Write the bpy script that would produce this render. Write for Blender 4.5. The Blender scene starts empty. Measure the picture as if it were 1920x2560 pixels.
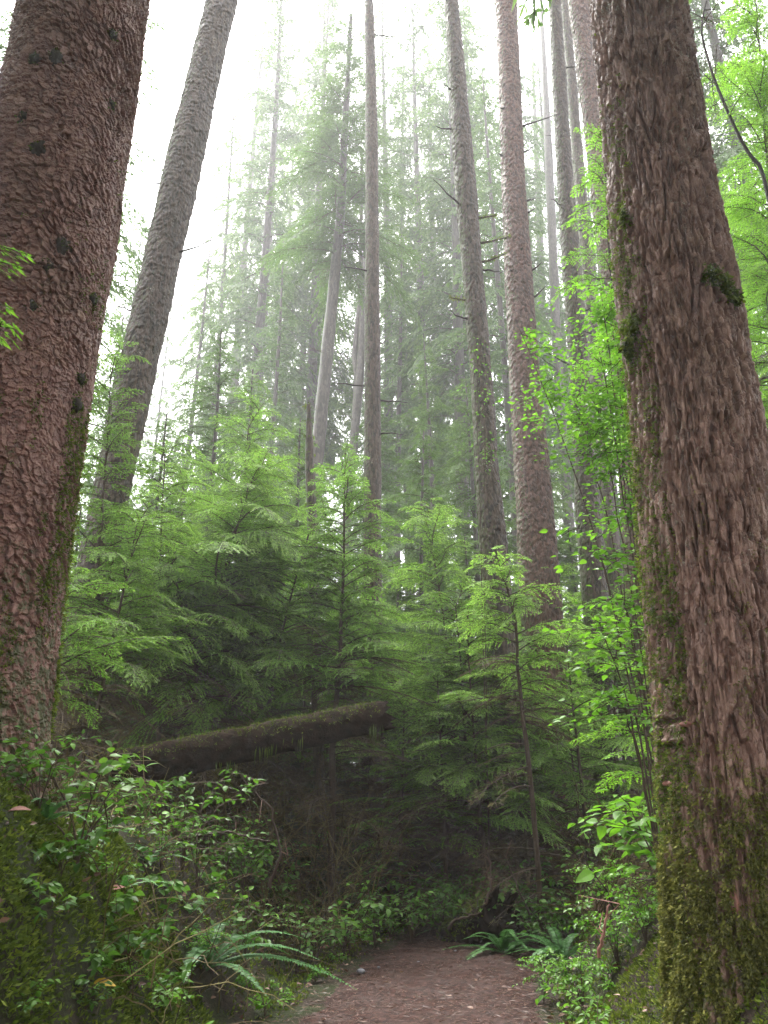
import bpy, math, random
import numpy as np
from mathutils import Vector, Matrix
R = math.radians
scene = bpy.context.scene
COL = scene.collection
RNG = np.random.default_rng(11)

# ------------------------------------------------------------------ camera
W, H, F, PITCH, CAMZ = 768, 1024, 804.0, R(20), 1.6
CP, SP = math.cos(PITCH), math.sin(PITCH)
def ray(px, py):
    cx, cy = (px-W/2)/F, (H/2-py)/F
    return np.array([cx, CP-cy*SP, SP+cy*CP])
def at(px, py, Y):
    d = ray(px, py)
    return np.array([0, 0, CAMZ]) + d*(Y/d[1])
cam = bpy.data.objects.new('camera', bpy.data.cameras.new('camera'))
COL.objects.link(cam)
cam.location = (0, 0, CAMZ); cam.rotation_euler = (R(90)+PITCH, 0, 0)
cam.data.sensor_fit = 'VERTICAL'; cam.data.sensor_height = 36; cam.data.lens = 36*F/H
cam.data.clip_end = 600; cam.data.clip_start = .05
scene.camera = cam

# ------------------------------------------------------------------ numpy noise
def fr(x): return x-np.floor(x)
def hsh(i, j, k=0., s=0.):
    return fr(np.sin(i*127.1+j*311.7+k*74.7+s*19.19)*43758.5453)
def vn(x, y, z, s=0.):
    x, y, z = np.broadcast_arrays(np.asarray(x, float), np.asarray(y, float), np.asarray(z, float))
    xi, yi, zi = np.floor(x), np.floor(y), np.floor(z)
    a, b, c = x-xi, y-yi, z-zi
    a = a*a*(3-2*a); b = b*b*(3-2*b); c = c*c*(3-2*c)
    r = 0
    for dx in (0, 1):
        for dy in (0, 1):
            for dz in (0, 1):
                r = r + hsh(xi+dx, yi+dy, zi+dz, s)*(a if dx else 1-a)*(b if dy else 1-b)*(c if dz else 1-c)
    return r
def fbm(x, y, z, s=0., o=4):
    r, a, t = 0, .5, 0
    for k in range(o):
        r = r+a*vn(x, y, z, s+k*7); t += a; a *= .5
        x, y, z = x*2.03+1.7, y*2.03+3.1, z*2.03+5.3
    return r/t
def worley(u, v, per, s):
    """cells of size 1; u wraps at per. Returns F1, F2, id, offset to the feature point"""
    ui, vi = np.floor(u), np.floor(v)
    F1 = np.full(u.shape, 9.); F2 = F1.copy(); ID = np.zeros(u.shape); DU = np.zeros(u.shape); DV = np.zeros(u.shape)
    for a in (-1, 0, 1):
        for b in (-1, 0, 1):
            ci, cj = ui+a, vi+b
            cm = np.mod(ci, per)
            du = ci+.1+.8*hsh(cm, cj, 1, s)-u; dv = cj+.1+.8*hsh(cm, cj, 2, s)-v
            d = np.sqrt(du*du+dv*dv)
            m = d < F1
            F2 = np.where(m, F1, np.minimum(F2, d))
            ID = np.where(m, hsh(cm, cj, 3, s), ID)
            DU = np.where(m, du, DU); DV = np.where(m, dv, DV)
            F1 = np.where(m, d, F1)
    return F1, F2, ID, DU, DV
def sst(a, b, x):
    t = np.clip((x-a)/(b-a), 0, 1)
    return t*t*(3-2*t)

# ------------------------------------------------------------------ terrain
TRAIL = np.array([(-.2, -30), (-.1, -6), (0, 0), (.05, 4), (.22, 7), (.65, 9.5), (1.3, 11.6), (2.6, 13.2), (5, 14.4), (9, 15), (20, 16), (60, 18)], float)
def trail_dist(x, y):
    best = np.full(np.shape(x), 1e9)
    for (ax, ay), (bx, by) in zip(TRAIL[:-1], TRAIL[1:]):
        dx, dy = bx-ax, by-ay
        t = np.clip(((x-ax)*dx+(y-ay)*dy)/(dx*dx+dy*dy), 0, 1)
        best = np.minimum(best, np.hypot(x-ax-t*dx, y-ay-t*dy))
    return best
def bump(x, y, cx, cy, rx, ry, h): return h*np.exp(-((x-cx)/rx)**2-((y-cy)/ry)**2)
def hgt(x, y):
    x = np.asarray(x, float); y = np.asarray(y, float)
    rise = 1.1*sst(11.5, 14.5, y+.15*x)+1.3*sst(14, 21, y)
    left = 1.5*sst(-.85, -2.3, x)*sst(-6, 3, y)*(1-.45*sst(7, 12, y))
    right = .75*sst(1.0, 2.6, x)*(1-.3*sst(8, 14, y))
    h = rise+left+right+bump(x, y, -2.5, 4.3, .75, 1.3, .45)+bump(x, y, 1.9, 4.9, .75, .9, .30)
    h = h+.35*(fbm(x*.35, y*.35, 0, 3)-.5)+.16*(fbm(x*1.7, y*1.7, 0, 5, 3)-.5)
    m = sst(.95, 2.0, trail_dist(x, y))
    far = 1.6*sst(45, 140, np.hypot(x, y))
    return h*m+.05*(fbm(x*1.2, y*1.2, 0, 9, 3)-.5)+far
def gz(x, y): return float(hgt(np.array([x]), np.array([y]))[0])

# ------------------------------------------------------------------ materials
def new_mat(name):
    m = bpy.data.materials.new(name); m.use_nodes = True
    nt = m.node_tree; nt.nodes.clear()
    out = nt.nodes.new('ShaderNodeOutputMaterial')
    return m, nt, out
class N:
    """tiny node helper"""
    def __init__(s, nt): s.nt = nt
    def __call__(s, t, ins=None, **kw):
        n = s.nt.nodes.new('ShaderNode'+t)
        for k, v in kw.items(): setattr(n, k, v)
        for k, v in (ins or {}).items():
            if isinstance(v, bpy.types.NodeSocket): s.nt.links.new(v, n.inputs[k])
            else: n.inputs[k].default_value = v
        return n
    def ramp(s, fac, stops, interp='LINEAR'):
        n = s.nt.nodes.new('ShaderNodeValToRGB'); n.color_ramp.interpolation = interp
        e = n.color_ramp.elements
        while len(e) < len(stops): e.new(.5)
        for el, (p, c) in zip(e, stops):
            el.position = p; el.color = (*c, 1) if len(c) == 3 else c
        s.nt.links.new(fac, n.inputs[0]); return n.outputs[0]
    def mix(s, f, a, b, blend='MIX'):
        n = s.nt.nodes.new('ShaderNodeMix'); n.data_type = 'RGBA'; n.blend_type = blend
        for sock, v in ((n.inputs[0], f), (n.inputs[6], a), (n.inputs[7], b)):
            if isinstance(v, bpy.types.NodeSocket): s.nt.links.new(v, sock)
            elif isinstance(v, (int, float)): sock.default_value = v
            else: sock.default_value = (*v, 1)
        return n.outputs[2]
    def math(s, op, a, b=0.):
        n = s.nt.nodes.new('ShaderNodeMath'); n.operation = op
        for i, v in enumerate((a, b)):
            if isinstance(v, bpy.types.NodeSocket): s.nt.links.new(v, n.inputs[i])
            else: n.inputs[i].default_value = v
        return n.outputs[0]
def g(v): return (v, v, v)

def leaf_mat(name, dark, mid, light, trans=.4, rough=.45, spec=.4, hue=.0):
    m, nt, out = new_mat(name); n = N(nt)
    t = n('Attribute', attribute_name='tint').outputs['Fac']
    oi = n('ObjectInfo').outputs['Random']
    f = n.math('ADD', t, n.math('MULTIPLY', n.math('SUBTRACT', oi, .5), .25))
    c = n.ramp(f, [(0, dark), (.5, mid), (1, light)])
    p = n('BsdfPrincipled', {'Base Color': c, 'Roughness': rough, 'Specular IOR Level': spec})
    tr = n('BsdfTranslucent', {'Color': n.mix(.35, c, n.mix(1., c, (1.5, 1.6, .5), 'MULTIPLY'))})
    ms = n('MixShader', {0: trans, 1: p.outputs[0], 2: tr.outputs[0]})
    nt.links.new(ms.outputs[0], out.inputs[0])
    return m
def plain_mat(name, a, b, scale=20, rough=.8, bump_d=.3, bscale=None, spec=.3):
    m, nt, out = new_mat(name); n = N(nt)
    co = n('TexCoord').outputs['Object']
    no = n('TexNoise', {'Vector': co, 'Scale': scale, 'Detail': 6., 'Roughness': .65}).outputs['Fac']
    no2 = n('TexNoise', {'Vector': co, 'Scale': bscale or scale*2.5, 'Detail': 5., 'Roughness': .7}).outputs['Fac']
    c = n.mix(n.ramp(no, [(.32, g(0)), (.68, g(1))]), a, b)
    b_ = n('Bump', {'Strength': bump_d, 'Distance': .02, 'Height': no2})
    p = n('BsdfPrincipled', {'Base Color': c, 'Roughness': rough, 'Specular IOR Level': spec, 'Normal': b_.outputs[0]})
    nt.links.new(p.outputs[0], out.inputs[0])
    return m
def bark_mat(name, c1, c2, c3, lichen, moss, lich_amt=.62, moss_amt=.6, sx=26, sz=9, bump=.6, attr=False, moss_dir=(-1, 0)):
    """vertically stretched cells and noise, grey lichen blotches, moss on one side"""
    m, nt, out = new_mat(name); n = N(nt)
    co = n('TexCoord').outputs['Object']
    mp = n('Mapping', {'Vector': co, 'Scale': (sx, sx, sz)}).outputs[0]
    wob = n('TexNoise', {'Vector': co, 'Scale': 9., 'Detail': 3.}).outputs['Color']
    vec = n.mix(.12, mp, wob, 'ADD')
    v = n('TexVoronoi', {'Vector': vec, 'Scale': 1., 'Randomness': 1.}, feature='DISTANCE_TO_EDGE').outputs['Distance']
    vc = n('TexVoronoi', {'Vector': vec, 'Scale': 1.}).outputs['Color']
    fine = n('TexNoise', {'Vector': n('Mapping', {'Vector': co, 'Scale': (1, 1, .35)}).outputs[0], 'Scale': 90., 'Detail': 6., 'Roughness': .7}).outputs['Fac']
    mid = n('TexNoise', {'Vector': co, 'Scale': 5., 'Detail': 5., 'Roughness': .6}).outputs['Fac']
    sep = n('SeparateColor', {0: vc}).outputs[0]
    f = n.math('ADD', n.math('MULTIPLY', sep, .5), n.math('MULTIPLY', fine, .5))
    if attr:
        ta = n('Attribute', attribute_name='tint').outputs['Fac']
        f = n.math('ADD', n.math('MULTIPLY', ta, .55), n.math('MULTIPLY', fine, .45))
    c = n.ramp(f, [(.2, c1), (.5, c2), (.8, c3)])
    c = n.mix(n.ramp(mid, [(.35, g(0)), (.75, g(.5))]), c, n.mix(1, c, (.75, .62, .6), 'MULTIPLY'))
    big = n('TexNoise', {'Vector': co, 'Scale': 1.4, 'Detail': 4., 'Roughness': .6}).outputs['Fac']
    c = n.mix(n.ramp(big, [(.48, g(0)), (.68, g(.55))]), c, n.mix(1, c, (.72, .80, .70), 'MULTIPLY'))
    lz = n('TexNoise', {'Vector': co, 'Scale': 38., 'Detail': 4., 'Roughness': .75}).outputs['Fac']
    lz2 = n('TexNoise', {'Vector': co, 'Scale': 2.2, 'Detail': 3.}).outputs['Fac']
    lf = n.ramp(n.math('ADD', n.math('MULTIPLY', lz, .7), n.math('MULTIPLY', lz2, .3)), [(lich_amt-.05, g(0)), (lich_amt+.04, g(.85))])
    c = n.mix(lf, c, lichen)
    if attr:
        mo = n('Attribute', attribute_name='moss').outputs['Fac']
    else:
        nrm = n('SeparateXYZ', {0: n('NewGeometry').outputs['Normal']})
        mo = n.math('ADD', n.math('MULTIPLY', nrm.outputs[0], moss_dir[0]*.22), n.math('MULTIPLY', nrm.outputs[1], moss_dir[1]*.22))
    mz = n('TexNoise', {'Vector': co, 'Scale': 13., 'Detail': 5., 'Roughness': .75}).outputs['Fac']
    mf = n.ramp(n.math('ADD', mo, mz), [(moss_amt, g(0)), (moss_amt+.1, g(.9))])
    c = n.mix(mf, c, n.mix(fine, moss, tuple(x*.45 for x in moss)))
    hgt_ = n.math('ADD', n.math('MULTIPLY', n.ramp(v, [(0, g(0)), (.22, g(1))]), .0 if attr else .6), n.math('MULTIPLY', fine, .55))
    b_ = n('Bump', {'Strength': bump, 'Distance': .015, 'Height': hgt_})
    p = n('BsdfPrincipled', {'Base Color': c, 'Roughness': .55, 'Specular IOR Level': .45, 'Normal': b_.outputs[0]})
    nt.links.new(p.outputs[0], out.inputs[0])
    return m

M = {}
M['needle'] = leaf_mat('hemlock_needles', (.045, .11, .018), (.135, .265, .045), (.29, .47, .10), .55, .55, .15)
M['needle_bright'] = leaf_mat('bright_needles', (.07, .17, .018), (.15, .33, .03), (.26, .48, .06), .55, .5, .15)
M['needle_far'] = leaf_mat('far_needles', (.035, .07, .024), (.08, .145, .045), (.155, .24, .07), .45, .6, .1)
M['twig'] = plain_mat('twig_wood', (.035, .022, .014), (.07, .046, .03), 30)
M['dead'] = leaf_mat('dead_twigs', (.035, .024, .012), (.09, .064, .032), (.14, .12, .045), .2, .8, .2)
M['salal'] = leaf_mat('salal_leaves', (.028, .075, .010), (.062, .15, .017), (.14, .29, .03), .4, .45, .28)
M['bright_leaf'] = leaf_mat('bright_leaves', (.06, .15, .012), (.10, .24, .018), (.18, .38, .03), .5, .42, .4)
M['fern'] = leaf_mat('fern_fronds', (.025, .08, .02), (.055, .15, .036), (.10, .24, .05), .35, .45, .3)
M['moss'] = leaf_mat('moss', (.028, .042, .008), (.075, .11, .016), (.17, .21, .03), .35, .8, .15)
M['moss_gold'] = leaf_mat('moss_gold', (.045, .05, .012), (.12, .125, .028), (.24, .23, .06), .3, .8, .15)
M['litter'] = leaf_mat('leaf_litter', (.05, .028, .018), (.13, .065, .045), (.30, .19, .13), .15, .5, .4)
M['yellow_leaf'] = leaf_mat('yellow_leaf', (.35, .20, .02), (.5, .32, .03), (.6, .42, .06), .4, .5, .3)
M['log'] = plain_mat('rotten_wood', (.009, .006, .004), (.032, .019, .013), 9, .95, 1., 30, .08)
M['knot'] = plain_mat('knot_wood', (.02, .016, .013), (.05, .038, .03), 30, .85, .8, 60)
M['fungus'] = plain_mat('bark_flake', (.16, .07, .05), (.28, .13, .10), 25, .6, .4)
M['pebble'] = plain_mat('pebble_stone', (.09, .09, .10), (.18, .18, .20), 20, .5, .3)
M['bark_scale'] = bark_mat('scaly_bark', (.055, .025, .019), (.155, .072, .056), (.28, .15, .12), (.24, .23, .17), (.06, .075, .018), .665, .64, attr=True, bump=.55)
M['bark_fissure'] = bark_mat('fissured_bark', (.042, .024, .017), (.15, .080, .058), (.34, .215, .165), (.30, .31, .23), (.09, .10, .025), .63, .66, attr=True, bump=.6)
M['bark_grey'] = bark_mat('grey_bark', (.018, .011, .007), (.052, .031, .020), (.105, .069, .047), (.30, .30, .22), (.08, .10, .025), .645, .60, 30, 7)
M['bark_red'] = bark_mat('reddish_bark', (.036, .016, .011), (.098, .044, .030), (.165, .086, .064), (.30, .28, .20), (.09, .11, .03), .65, .66, 26, 12)
M['bark_far'] = bark_mat('far_bark', (.022, .017, .014), (.048, .037, .031), (.085, .067, .057), (.28, .28, .24), (.08, .10, .03), .64, .64, 20, 6, .4)

# ------------------------------------------------------------------ object helpers
def link(o, parent=None, loc=None):
    COL.objects.link(o)
    if parent is not None: o.parent = parent
    if loc is not None: o.location = loc
    return o
def tag(o, label, cat, group=None):
    o['label'] = label; o['category'] = cat
    if group: o['group'] = group
    return o
def thing(name, label, cat, loc=(0, 0, 0), rz=0, group=None):
    o = bpy.data.objects.new(name, None); link(o); o.location = loc; o.rotation_euler = (0, 0, rz)
    o.empty_display_size = .2
    return tag(o, label, cat, group)
def copy_tree(src, loc, rz, scale, label, group=None):
    r = src.copy(); COL.objects.link(r); r.location = loc; r.rotation_euler = (0, 0, rz); r.scale = (scale,)*3 if np.isscalar(scale) else scale
    r['label'] = label
    if group: r['group'] = group
    elif 'group' in r: del r['group']
    for ch in list(src.children):
        c = ch.copy(); COL.objects.link(c); c.parent = r
        for gch in ch.children:
            d = gch.copy(); COL.objects.link(d); d.parent = c
    return r
MOSSY = ('moss', 'moss_tuft', 'moss_clump', 'hanging_moss')
class Soup:
    """collects loose quads (n,4,3) with a tint per quad and a material slot, builds ONE mesh"""
    def __init__(s): s.q = []; s.t = []; s.m = []
    def add(s, q, tint=.5, slot=0):
        q = np.asarray(q, float).reshape(-1, 4, 3)
        if not len(q): return
        s.q.append(q); s.t.append(np.broadcast_to(np.asarray(tint, float), (len(q),))); s.m.append(np.full(len(q), slot))
    def mesh(s, name, mats, smooth=False):
        q = np.concatenate(s.q); t = np.concatenate(s.t); m = np.concatenate(s.m)
        n = len(q)
        me = bpy.data.meshes.new(name)
        me.vertices.add(n*4); me.vertices.foreach_set('co', q.reshape(-1).astype(np.float32))
        me.loops.add(n*4); me.loops.foreach_set('vertex_index', np.arange(n*4, dtype=np.int32))
        me.polygons.add(n); me.polygons.foreach_set('loop_start', np.arange(0, n*4, 4, dtype=np.int32))
        me.polygons.foreach_set('material_index', m.astype(np.int32))
        for x in mats: me.materials.append(x)
        a = me.attributes.new('tint', 'FLOAT', 'FACE'); a.data.foreach_set('value', t.astype(np.float32))
        me.update(calc_edges=True)
        if not smooth: me.polygons.foreach_set('use_smooth', np.zeros(n, bool))
        return me
    def build(s, name, mats, parent=None, loc=None):
        o = link(bpy.data.objects.new(name, s.mesh(name, mats)), parent, loc)
        if name in MOSSY: o['kind'] = 'stuff'
        return o
def grid_mesh(name, P, mats, wrap=False, attrs=None, smooth=True):
    """P (nv,nu,3) -> shared-vertex grid; wrap closes the u direction"""
    nv, nu = P.shape[:2]
    idx = np.arange(nv*nu).reshape(nv, nu)
    if wrap:
        r = np.roll(idx, -1, axis=1); a, b, c, d = idx[:-1], r[:-1], r[1:], idx[1:]
    else:
        a, b, c, d = idx[:-1, :-1], idx[:-1, 1:], idx[1:, 1:], idx[1:, :-1]
    f = np.stack([a, b, c, d], -1).reshape(-1, 4)
    me = bpy.data.meshes.new(name)
    me.vertices.add(nv*nu); me.vertices.foreach_set('co', P.reshape(-1).astype(np.float32))
    me.loops.add(len(f)*4); me.loops.foreach_set('vertex_index', f.reshape(-1).astype(np.int32))
    me.polygons.add(len(f)); me.polygons.foreach_set('loop_start', np.arange(0, len(f)*4, 4, dtype=np.int32))
    for x in mats: me.materials.append(x)
    for k, v in (attrs or {}).items():
        at_ = me.attributes.new(k, 'FLOAT', 'POINT'); at_.data.foreach_set('value', v.reshape(-1).astype(np.float32))
    me.update(calc_edges=True)
    me.polygons.foreach_set('use_smooth', np.full(len(f), smooth))
    return me
def frames(P):
    T = np.gradient(P, axis=0); T /= np.linalg.norm(T, axis=1, keepdims=True)+1e-9
    ref = np.array([0, 0, 1.]) if abs(T[:, 2]).mean() < .8 else np.array([1., 0, 0])
    U = np.cross(T, ref); U /= np.linalg.norm(U, axis=1, keepdims=True)+1e-9
    return T, U, np.cross(T, U)
def tube_grid(P, rad, sides):
    P = np.asarray(P, float); rad = np.broadcast_to(rad, (len(P),))
    T, U, V = frames(P)
    th = np.linspace(0, 2*np.pi, sides, endpoint=False)
    return P[:, None]+rad[:, None, None]*(np.cos(th)[None, :, None]*U[:, None]+np.sin(th)[None, :, None]*V[:, None])
def tube_quads(P, rad, sides=3):
    G = tube_grid(P, rad, sides); r = np.roll(G, -1, axis=1)
    return np.stack([G[:-1], r[:-1], r[1:], G[1:]], 2).reshape(-1, 4, 3)
def unit(v): return v/(np.linalg.norm(v, axis=-1, keepdims=True)+1e-9)
def kites(p, d, ln, w, nrm, rng, tilt=.5, at_=.45):
    """flat leaflets: p base, d unit direction, ln length, w width, nrm approximate face normal"""
    s = unit(np.cross(d, nrm)); nn = np.cross(s, d)
    a = rng.normal(0, tilt, len(p))[:, None]
    s = s*np.cos(a)+nn*np.sin(a)
    ln = np.broadcast_to(ln, (len(p),))[:, None]; w = np.broadcast_to(w, (len(p),))[:, None]
    m = p+d*ln*at_
    return np.stack([p, m+s*w*.5, p+d*ln, m-s*w*.5], 1)

# ------------------------------------------------------------------ hemlock sprays
def make_spray(L, rng, d1=.052, d2=.032, tw=.0115, twl=.066, lat=.40, dead=False, bare=.1):
    K, KT, Wd = [], [], []
    wig = rng.uniform(-1, 1, 2); ph = rng.uniform(0, 6)
    yy = lambda s: .03*L*(wig[0]*np.sin(s/L*3+ph)+wig[1]*np.sin(s/L*7))
    x = np.linspace(0, L, 7)
    Wd.append(tube_quads(np.stack([x, yy(x), 0*x], 1), np.linspace(.0095*(.5+.5*L), .002, 7), 4))
    ss = np.arange(bare*L, L*.985, d1)
    for i, s in enumerate(ss):
        for side in (-1, 1):
            if rng.random() < (.35 if dead else .08): continue
            s_ = s+rng.uniform(-.4, .4)*d1
            q = np.clip(s_/L, 0, 1)
            l = lat*L*((1-q)**.75)*min(1, q/.22+.3)*rng.uniform(.6, 1.12)+.02
            a = R(rng.uniform(42, 66)-14*q)
            dv = np.array([math.cos(a), side*math.sin(a), 0])
            b = np.array([s_, yy(s_), 0])
            dr = rng.uniform(.05, .3); lift = rng.normal(0, .06)
            def lp(u):
                u = np.asarray(u)[..., None]
                return b+dv*l*u+np.array([.14*l, 0, 0])*u*u+np.array([0, 0, 1.])*(lift*l*u-dr*l*u*u)
            if l > .08: Wd.append(tube_quads(lp(np.linspace(0, 1, 4)), np.linspace(.0036, .0014, 4), 3))
            nt = max(2, int(l/d2)); u = (np.arange(nt)+rng.random(nt))/nt
            p = lp(u)
            for sg in (-1, 1):
                aa = a*side+sg*R(50)+rng.normal(0, .18, nt)
                d = unit(np.stack([np.cos(aa), np.sin(aa), -.12+rng.normal(0, .16, nt)], 1))
                ln = twl*(.35+.65*(1-u))*min(1, .45+l/.25)*rng.uniform(.6, 1.2, nt)
                K.append(kites(p, d, ln, tw*rng.uniform(.7, 1.2, nt), np.tile([0, 0, 1.], (nt, 1)), rng))
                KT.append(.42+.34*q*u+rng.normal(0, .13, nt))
            u2 = np.linspace(0, 1, nt+1); pa = lp(u2)
            d = unit(pa[1:]-pa[:-1]); ln = np.linalg.norm(pa[1:]-pa[:-1], axis=1)*1.5
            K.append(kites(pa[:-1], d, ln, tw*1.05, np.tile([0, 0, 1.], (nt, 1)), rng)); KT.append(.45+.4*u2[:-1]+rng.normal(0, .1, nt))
    n = max(4, int(L/.035)); sx = np.linspace(bare*L, L, n+1); pa = np.stack([sx, yy(sx), 0*sx], 1)
    K.append(kites(pa[:-1], unit(pa[1:]-pa[:-1]), L/n*1.7, tw*1.1, np.tile([0, 0, 1.], (n, 1)), rng)); KT.append(np.full(n, .6))
    return np.concatenate(K), np.concatenate(KT), np.concatenate(Wd)
_r = np.random.default_rng(5)
FINE = {L: [make_spray(L, _r) for _ in range(4)] for L in (.3, .6, 1.0, 1.5, 2.0)}
DEAD = {L: [make_spray(L, _r, .09, .055, .0055, .11, .36, True) for _ in range(3)] for L in (.5, 1.0, 1.5)}
COARSE = {L: [make_spray(L, _r, .17, .10, .05, .19, .36, bare=.14) for _ in range(4)] for L in (.8, 1.6, 2.6, 3.6)}
MID = {L: [make_spray(L, _r, .09, .055, .026, .11, .38) for _ in range(3)] for L in (.5, 1.0, 1.7, 2.5)}
def bend(P, L, up, droop):
    P = P.copy(); x = P[..., 0]
    P[..., 2] += up*x-droop*x*x/L
    P[..., 0] = x*(1-.18*min(1, abs(up)+droop))
    return P
def rotz(P, a):
    c, s = math.cos(a), math.sin(a); o = P.copy()
    o[..., 0] = c*P[..., 0]-s*P[..., 1]; o[..., 1] = s*P[..., 0]+c*P[..., 1]
    return o
def rotx(P, a):
    c, s = math.cos(a), math.sin(a); o = P.copy()
    o[..., 1] = c*P[..., 1]-s*P[..., 2]; o[..., 2] = s*P[..., 1]+c*P[..., 2]
    return o
def put_spray(soup, lib, L, pos, az, up, droop, rng, slots=(0, 1), dt=0.):
    key = min(lib, key=lambda k: abs(math.log(k/L)))
    K, T, Wd = lib[key][rng.integers(len(lib[key]))]
    sc = L/key; roll = rng.normal(0, .16); fl = rng.choice([-1, 1])
    for A, slot in ((K, slots[0]), (Wd, slots[1])):
        P = A*sc; P[..., 1] *= fl
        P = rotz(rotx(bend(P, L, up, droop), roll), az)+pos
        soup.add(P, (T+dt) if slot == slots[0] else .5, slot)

def stem_path(Hh, rng, wob=.02, nod=.0, lean=(0, 0), n=14):
    t = np.linspace(0, 1, n)
    a, b = rng.uniform(0, 6, 2)
    x = Hh*wob*(np.sin(t*5+a)-math.sin(a))*t+lean[0]*t**1.7+nod*np.clip(t-.93, 0, 1)*Hh*2
    y = Hh*wob*(np.sin(t*4+b)-math.sin(b))*t+lean[1]*t**1.2
    return np.stack([x, y, t*Hh], 1)
def on_path(P, t):
    f = np.clip(t, 0, 1)*(len(P)-1); i = min(int(f), len(P)-2); return P[i]+(P[i+1]-P[i])*(f-i)
def sapling(name, label, base, Hh, Rm, seed, lean=(0, 0), r0=.035, live=.22, nb=None, mat='needle', group=None, droop=.35, lib=FINE, azs=None, dead=True, shape=.38, low=.0, pix=None):
    rng = np.random.default_rng(seed)
    root = thing(name, label, 'sapling', base, 0, group)
    P = stem_path(Hh, rng, .012, .25, lean)
    if pix is not None:
        Q = np.array([at(a, b, base[1]) for a, b in pix])-np.array(base); Q[0] = (Q[0, 0], 0, 0)
        tq = np.linspace(0, len(Q)-1, 14); P = np.stack([np.interp(tq, range(len(Q)), Q[:, k]) for k in range(3)], 1)+rng.normal(0, .008, (14, 3))
    P[0, 2] -= .15
    rad = r0*(1-np.linspace(0, 1, len(P)))**.9+.004
    link(bpy.data.objects.new('stem', grid_mesh('stem', tube_grid(P, rad, 9), [M['twig']], True)), root)
    sp = Soup(); de = Soup()
    nb = nb or int(Hh*11.5)
    for i in range(nb):
        t = live+(1-live)*((i+rng.random())/nb)**.92
        L = 1.08*Rm*((1-t)/(1-live))**shape*rng.uniform(.35, 1.2)+.10
        az = i*2.39996+rng.normal(0, .7) if azs is None else rng.choice(azs)+rng.normal(0, .3)
        up = .15+.5*t+rng.normal(0, .1); dr = droop*rng.uniform(.7, 1.4)+.15*t
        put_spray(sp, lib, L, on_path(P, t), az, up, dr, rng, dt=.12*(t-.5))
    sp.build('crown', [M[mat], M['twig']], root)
    if dead and live > .08:
        for i in range(int(nb*.75)):
            t = .05+(live+.1)*rng.random()
            L = Rm*rng.uniform(.35, .95)+.15
            put_spray(de, DEAD, L, on_path(P, t), rng.uniform(0, 6.28), rng.normal(.0, .15), .3, rng, dt=rng.normal(.1, .25))
        de.build('dead_branches', [M['dead'], M['twig']], root)
    return root

# ------------------------------------------------------------------ tall trunks
def profile(ctrl, Y, dY=0.):
    z, x, r, yy = [], [], [], []
    for py, xl, xr in sorted(ctrl, key=lambda c: -c[0]):
        Yk = Y+dY*(512-py)/512
        c = (xl+xr)/2; p = at(c, py, Yk); d = Yk/ray(c, py)[1]
        z.append(p[2]); x.append(p[0]); r.append((xr-xl)/2/F*d); yy.append(Yk)
    z, x, r, yy = map(np.array, (z, x, r, yy))
    # extend down and up along the end slopes
    def ext(a, zz, taper):
        lo = np.polyfit(z[:2], a[:2], 1)[0]; hi = np.polyfit(z[-2:], a[-2:], 1)[0]
        return np.where(zz < z[0], a[0]+lo*(zz-z[0])*taper, np.where(zz > z[-1], a[-1]+hi*(zz-z[-1])*taper, np.interp(zz, z, a)))
    return dict(x=lambda q: ext(x, q, .8), y=lambda q: ext(yy, q, .8), r=lambda q, ze=z[-1], re=r[-1]: np.where(q > ze, np.maximum(.05, re*(1-(q-ze)/26)), np.maximum(ext(r, q, .6), .02)), Y=Y)
def front(pr, px, py):
    """point on the camera side of a trunk under a pixel, with its outward direction"""
    z = at(px, py, pr['Y'])[2]
    for _ in range(3):
        yc = float(pr['y'](z)); r = float(pr['r'](z)); xc = float(pr['x'](z))
        p = at(px, py, yc); f = np.clip((p[0]-xc)/r, -.98, .98); p = at(px, py, yc-r*math.sqrt(1-f*f)); z = p[2]
        f = np.clip((p[0]-xc)/r, -.98, .98)
    n = np.array([f, -math.sqrt(1-f*f), 0])
    return np.array([xc+n[0]*r, yc+n[1]*r, z]), n
def plain_disp(amp, seed, flakes=0):
    def fn(th, z, X, Y, r):
        d = (fbm(X*9, Y*9, z*2.2, seed)-.5)*amp*2+(fbm(X*30, Y*30, z*9, seed+3, 3)-.5)*amp*1.3+(vn(X*2, Y*2, z*.7, seed+8)-.5)*amp*2.5
        if flakes:
            per = flakes
            F1, F2, ID, DU, DV = worley(th/(2*np.pi)*per+(fbm(X*8, Y*8, z*4, seed+11, 3)-.5)*3, z/.11+(fbm(X*8, Y*8, z*4, seed+12, 3)-.5)*3, per, seed)
            d = d+amp*1.1*(ID-.5)+amp*1.3*np.clip(DV, -.5, .5)+amp*.7*sst(0, .2, F2-F1)
        return d, None, None
    return fn
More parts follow.
